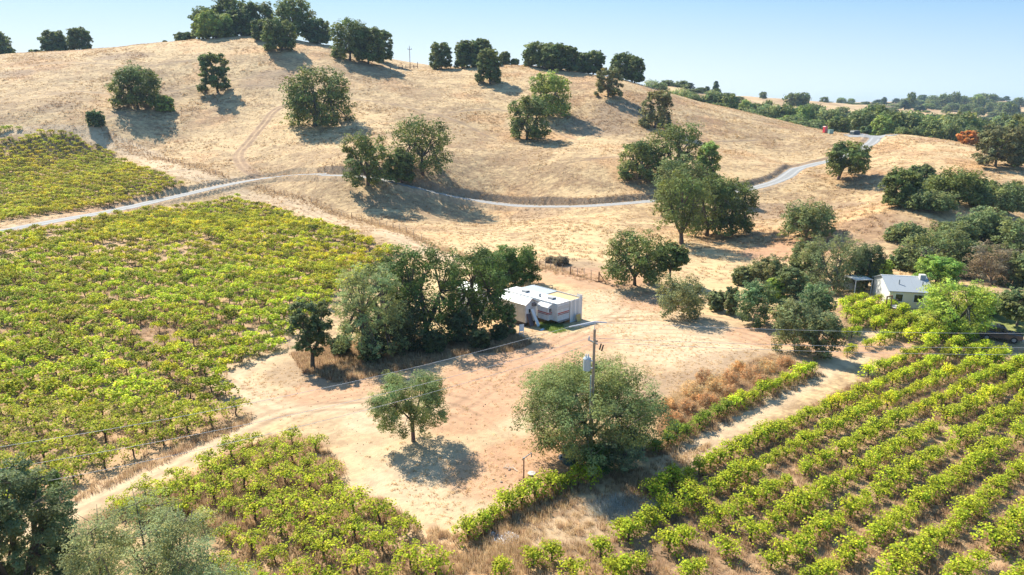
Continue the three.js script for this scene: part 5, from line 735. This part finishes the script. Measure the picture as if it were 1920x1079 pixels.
{
  const r = rng(41), straw = (k = 1) => { const t = r(), s = k * (0.8 + 0.4 * r()); return [lerp(0.38, 0.60, t) * s, lerp(0.255, 0.44, t) * s, lerp(0.125, 0.24, t) * s]; }, russet = (k = 1) => { const t = r(), s = k * (0.8 + 0.4 * r()); return [lerp(0.30, 0.50, t) * s, lerp(0.18, 0.33, t) * s, lerp(0.10, 0.18, t) * s]; };
  const tufts = [1, 2, 3, 4].map((k) => tuft(k, 16, 0.34, 0.26, 0.016)), bigTufts = [5, 6, 7].map((k) => tuft(k, 40, 0.34, 0.55, 0.013, 1.2)), low = [8, 9, 10].map((k) => tuft(k, 14, 0.30, 0.55, 0.05, 0.5));
  const scatterIn = (P, n, f) => { const xs = P.map((p) => p[0]), ds = P.map((p) => p[1]), x0 = Math.min(...xs), x1 = Math.max(...xs), d0 = Math.min(...ds), d1 = Math.max(...ds), out = []; for (let i = 0; i < n * 4 && out.length < n; i++) { const X = lerp(x0, x1, r()), D = lerp(d0, d1, r()); if (inside(P, X, D)) { const e = f(X, D); if (e) out.push([X, D, ...e]); } } return out; };
  const patchy = (X, D, s = 7) => sstep(0.42, 0.62, fbm(X / s + 60, D / s));
  const list = [];
  list.push(...scatterIn(fieldLower, 5200, (X, D) => r() < 0.3 + 0.7 * patchy(X, D, 4) && [0.8 + 0.6 * r(), r() < 0.5 ? russet() : straw()]));
  list.push(...scatterIn(fieldRight, 9000, (X, D) => r() < 0.25 + 0.7 * patchy(X, D, 4) && [0.7 + 0.5 * r(), r() < 0.6 ? russet() : straw(0.95)]));
  list.push(...scatterIn(fieldMain, 9000, (X, D) => D < 115 && r() < 0.2 + 0.8 * patchy(X, D, 5) && [0.9 + 0.5 * r(), r() < 0.4 ? russet() : straw()]));
  strew('vineyard_weeds', 'dry straw and russet weeds growing between the vines', list, tufts);
  const verge = [];
  const nearPoly = poly([[800, 990], [880, 1010], [1090, 905], [1180, 880], [1250, 860], [1340, 830], [1180, 985], [1100, 1120], [830, 1120]]);
  verge.push(...scatterIn(nearPoly, 5200, (X, D) => r() < 0.15 + 0.85 * patchy(X, D, 3.5) && [0.8 + 0.5 * r(), r() < 0.3 ? russet() : straw(1.05)]));
  const brush = poly([[1270, 745], [1380, 690], [1450, 665], [1510, 690], [1420, 735], [1330, 775], [1245, 820], [1235, 780]]);
  const grove = poly([[545, 665], [640, 640], [720, 650], [860, 640], [950, 620], [1000, 645], [960, 660], [870, 665], [740, 700], [640, 720], [570, 700]]);
  verge.push(...scatterIn(grove, 4200, (X, D) => [0.9 + 0.7 * r(), r() < 0.5 ? russet() : straw()]));
  for (const [P, w, n] of [[[[190, 243], [300, 298], [420, 332]], 2, 900], [[[480, 350], [620, 396], [700, 420], [790, 452], [1000, 500], [1130, 528]], 1.6, 1600], [[[470, 318], [640, 322], [760, 340], [900, 370], [1100, 378], [1220, 368]], 2, 900], [[[1230, 850], [1330, 793], [1525, 700]], 1, 700], [[[880, 1012], [1085, 905]], 1, 500], [[[125, 940], [295, 866], [460, 790]], 0.7, 220]]) { const L = spline(poly(P), 0.5); for (let i = 0; i < n; i++) { const p = L[r() * L.length | 0]; verge.push([p[0] + (r() - 0.5) * 2 * w, p[1] + (r() - 0.5) * 2 * w, 0.9 + 0.7 * r(), r() < 0.4 ? russet(0.9) : straw()]); } }
  strew('tall_dry_grass', 'tall uncut dry grass along the fences, lanes and grove', verge, tufts);
  strew('dry_brush', 'thick russet dry weeds between the yard and the dark vine row', scatterIn(brush, 3000, (X, D) => r() < 0.2 + 0.8 * patchy(X, D, 3) && [0.6 + 1.0 * r() * patchy(X, D, 5), vn(X / 1.7, D / 1.7) < 0.5 ? russet(0.8 + 0.5 * r()) : straw(1.1)]), bigTufts, 'weeds');
  const yardP = poly([[430, 705], [520, 640], [700, 690], [900, 660], [1110, 540], [1240, 560], [1460, 640], [1430, 690], [1270, 740], [1240, 800], [1090, 900], [870, 1000], [800, 970], [640, 850], [500, 780]]);
  strew('yard_stubble', 'short cut straw and stubble scattered over the yard', scatterIn(yardP, 6000, (X, D) => r() < 0.1 + 0.6 * patchy(X, D, 6) && [0.25 + 0.2 * r(), straw(1.2)]), low, 'stubble');
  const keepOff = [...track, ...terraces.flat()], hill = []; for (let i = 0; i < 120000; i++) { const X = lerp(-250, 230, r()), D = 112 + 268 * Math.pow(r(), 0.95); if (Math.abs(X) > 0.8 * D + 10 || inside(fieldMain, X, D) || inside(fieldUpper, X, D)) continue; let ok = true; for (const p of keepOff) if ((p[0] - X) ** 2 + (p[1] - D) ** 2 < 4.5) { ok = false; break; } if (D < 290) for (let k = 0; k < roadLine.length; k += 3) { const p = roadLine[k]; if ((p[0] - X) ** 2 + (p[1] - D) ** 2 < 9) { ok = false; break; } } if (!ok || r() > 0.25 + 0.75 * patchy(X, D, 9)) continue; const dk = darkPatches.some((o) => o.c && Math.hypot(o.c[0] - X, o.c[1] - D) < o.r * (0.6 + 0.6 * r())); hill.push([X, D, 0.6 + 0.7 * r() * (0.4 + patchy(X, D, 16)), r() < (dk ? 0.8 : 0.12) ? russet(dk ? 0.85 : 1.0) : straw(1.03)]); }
  strew('hill_grass', 'golden dry grass covering the hill', hill, low);
  const green = scatterIn(poly([[1012, 608], [1030, 603], [1055, 612], [1060, 622], [1040, 626], [1015, 616]]), 500, () => [0.7 + 0.4 * r(), [0.16 + 0.08 * r(), 0.26 + 0.05 * r(), 0.05]]);
  strew('green_weeds', 'patch of fresh green weeds in front of the trailer', green, tufts, 'weeds');
  strew('lawn', 'small green lawn between the house and the parked car', scatterIn(poly([[1805, 600], [1850, 595], [1862, 615], [1840, 630], [1815, 622]]), 900, () => [0.5, [0.12, 0.24, 0.05]]), tufts, 'grass');
  const silver = scatterIn(poly([[1110, 960], [1160, 935], [1240, 945], [1260, 960], [1180, 985]]), 260, () => [1.1, [0.42, 0.42, 0.36]]); strew('pale_weeds', 'pale silvery weeds in the shade below the big olive tree', silver, bigTufts, 'weeds');
  const peb = new THREE.IcosahedronGeometry(1, 0), pm = new THREE.MeshStandardMaterial({ roughness: 0.95 }), spots2 = scatterIn(yardP, 1500, (X, D) => r() < 0.15 + 0.6 * patchy(X + 30, D, 5) && [0.02 + 0.05 * r() * r()]), im = shade(new THREE.InstancedMesh(peb, pm, spots2.length)), Mx = new THREE.Matrix4(), Qx = new THREE.Quaternion(), Cx = new THREE.Color();
  spots2.forEach(([X, D, s], i) => { Qx.setFromEuler(new THREE.Euler(r() * 6, r() * 6, r() * 6)); im.setMatrixAt(i, Mx.compose(ground(X, D, s * 0.3), Qx, new THREE.Vector3(s * 1.3, s * 0.8, s))); const k = 0.7 + 0.6 * r(); im.setColorAt(i, Cx.setRGB(0.34 * k, 0.25 * k, 0.18 * k)); });
  im.name = 'yard_pebbles'; scene.add(im); tag(im, 'small brown pebbles and clods scattered over the dirt yard', 'pebbles', null, 'stuff');
}

renderer.render(scene, camera);
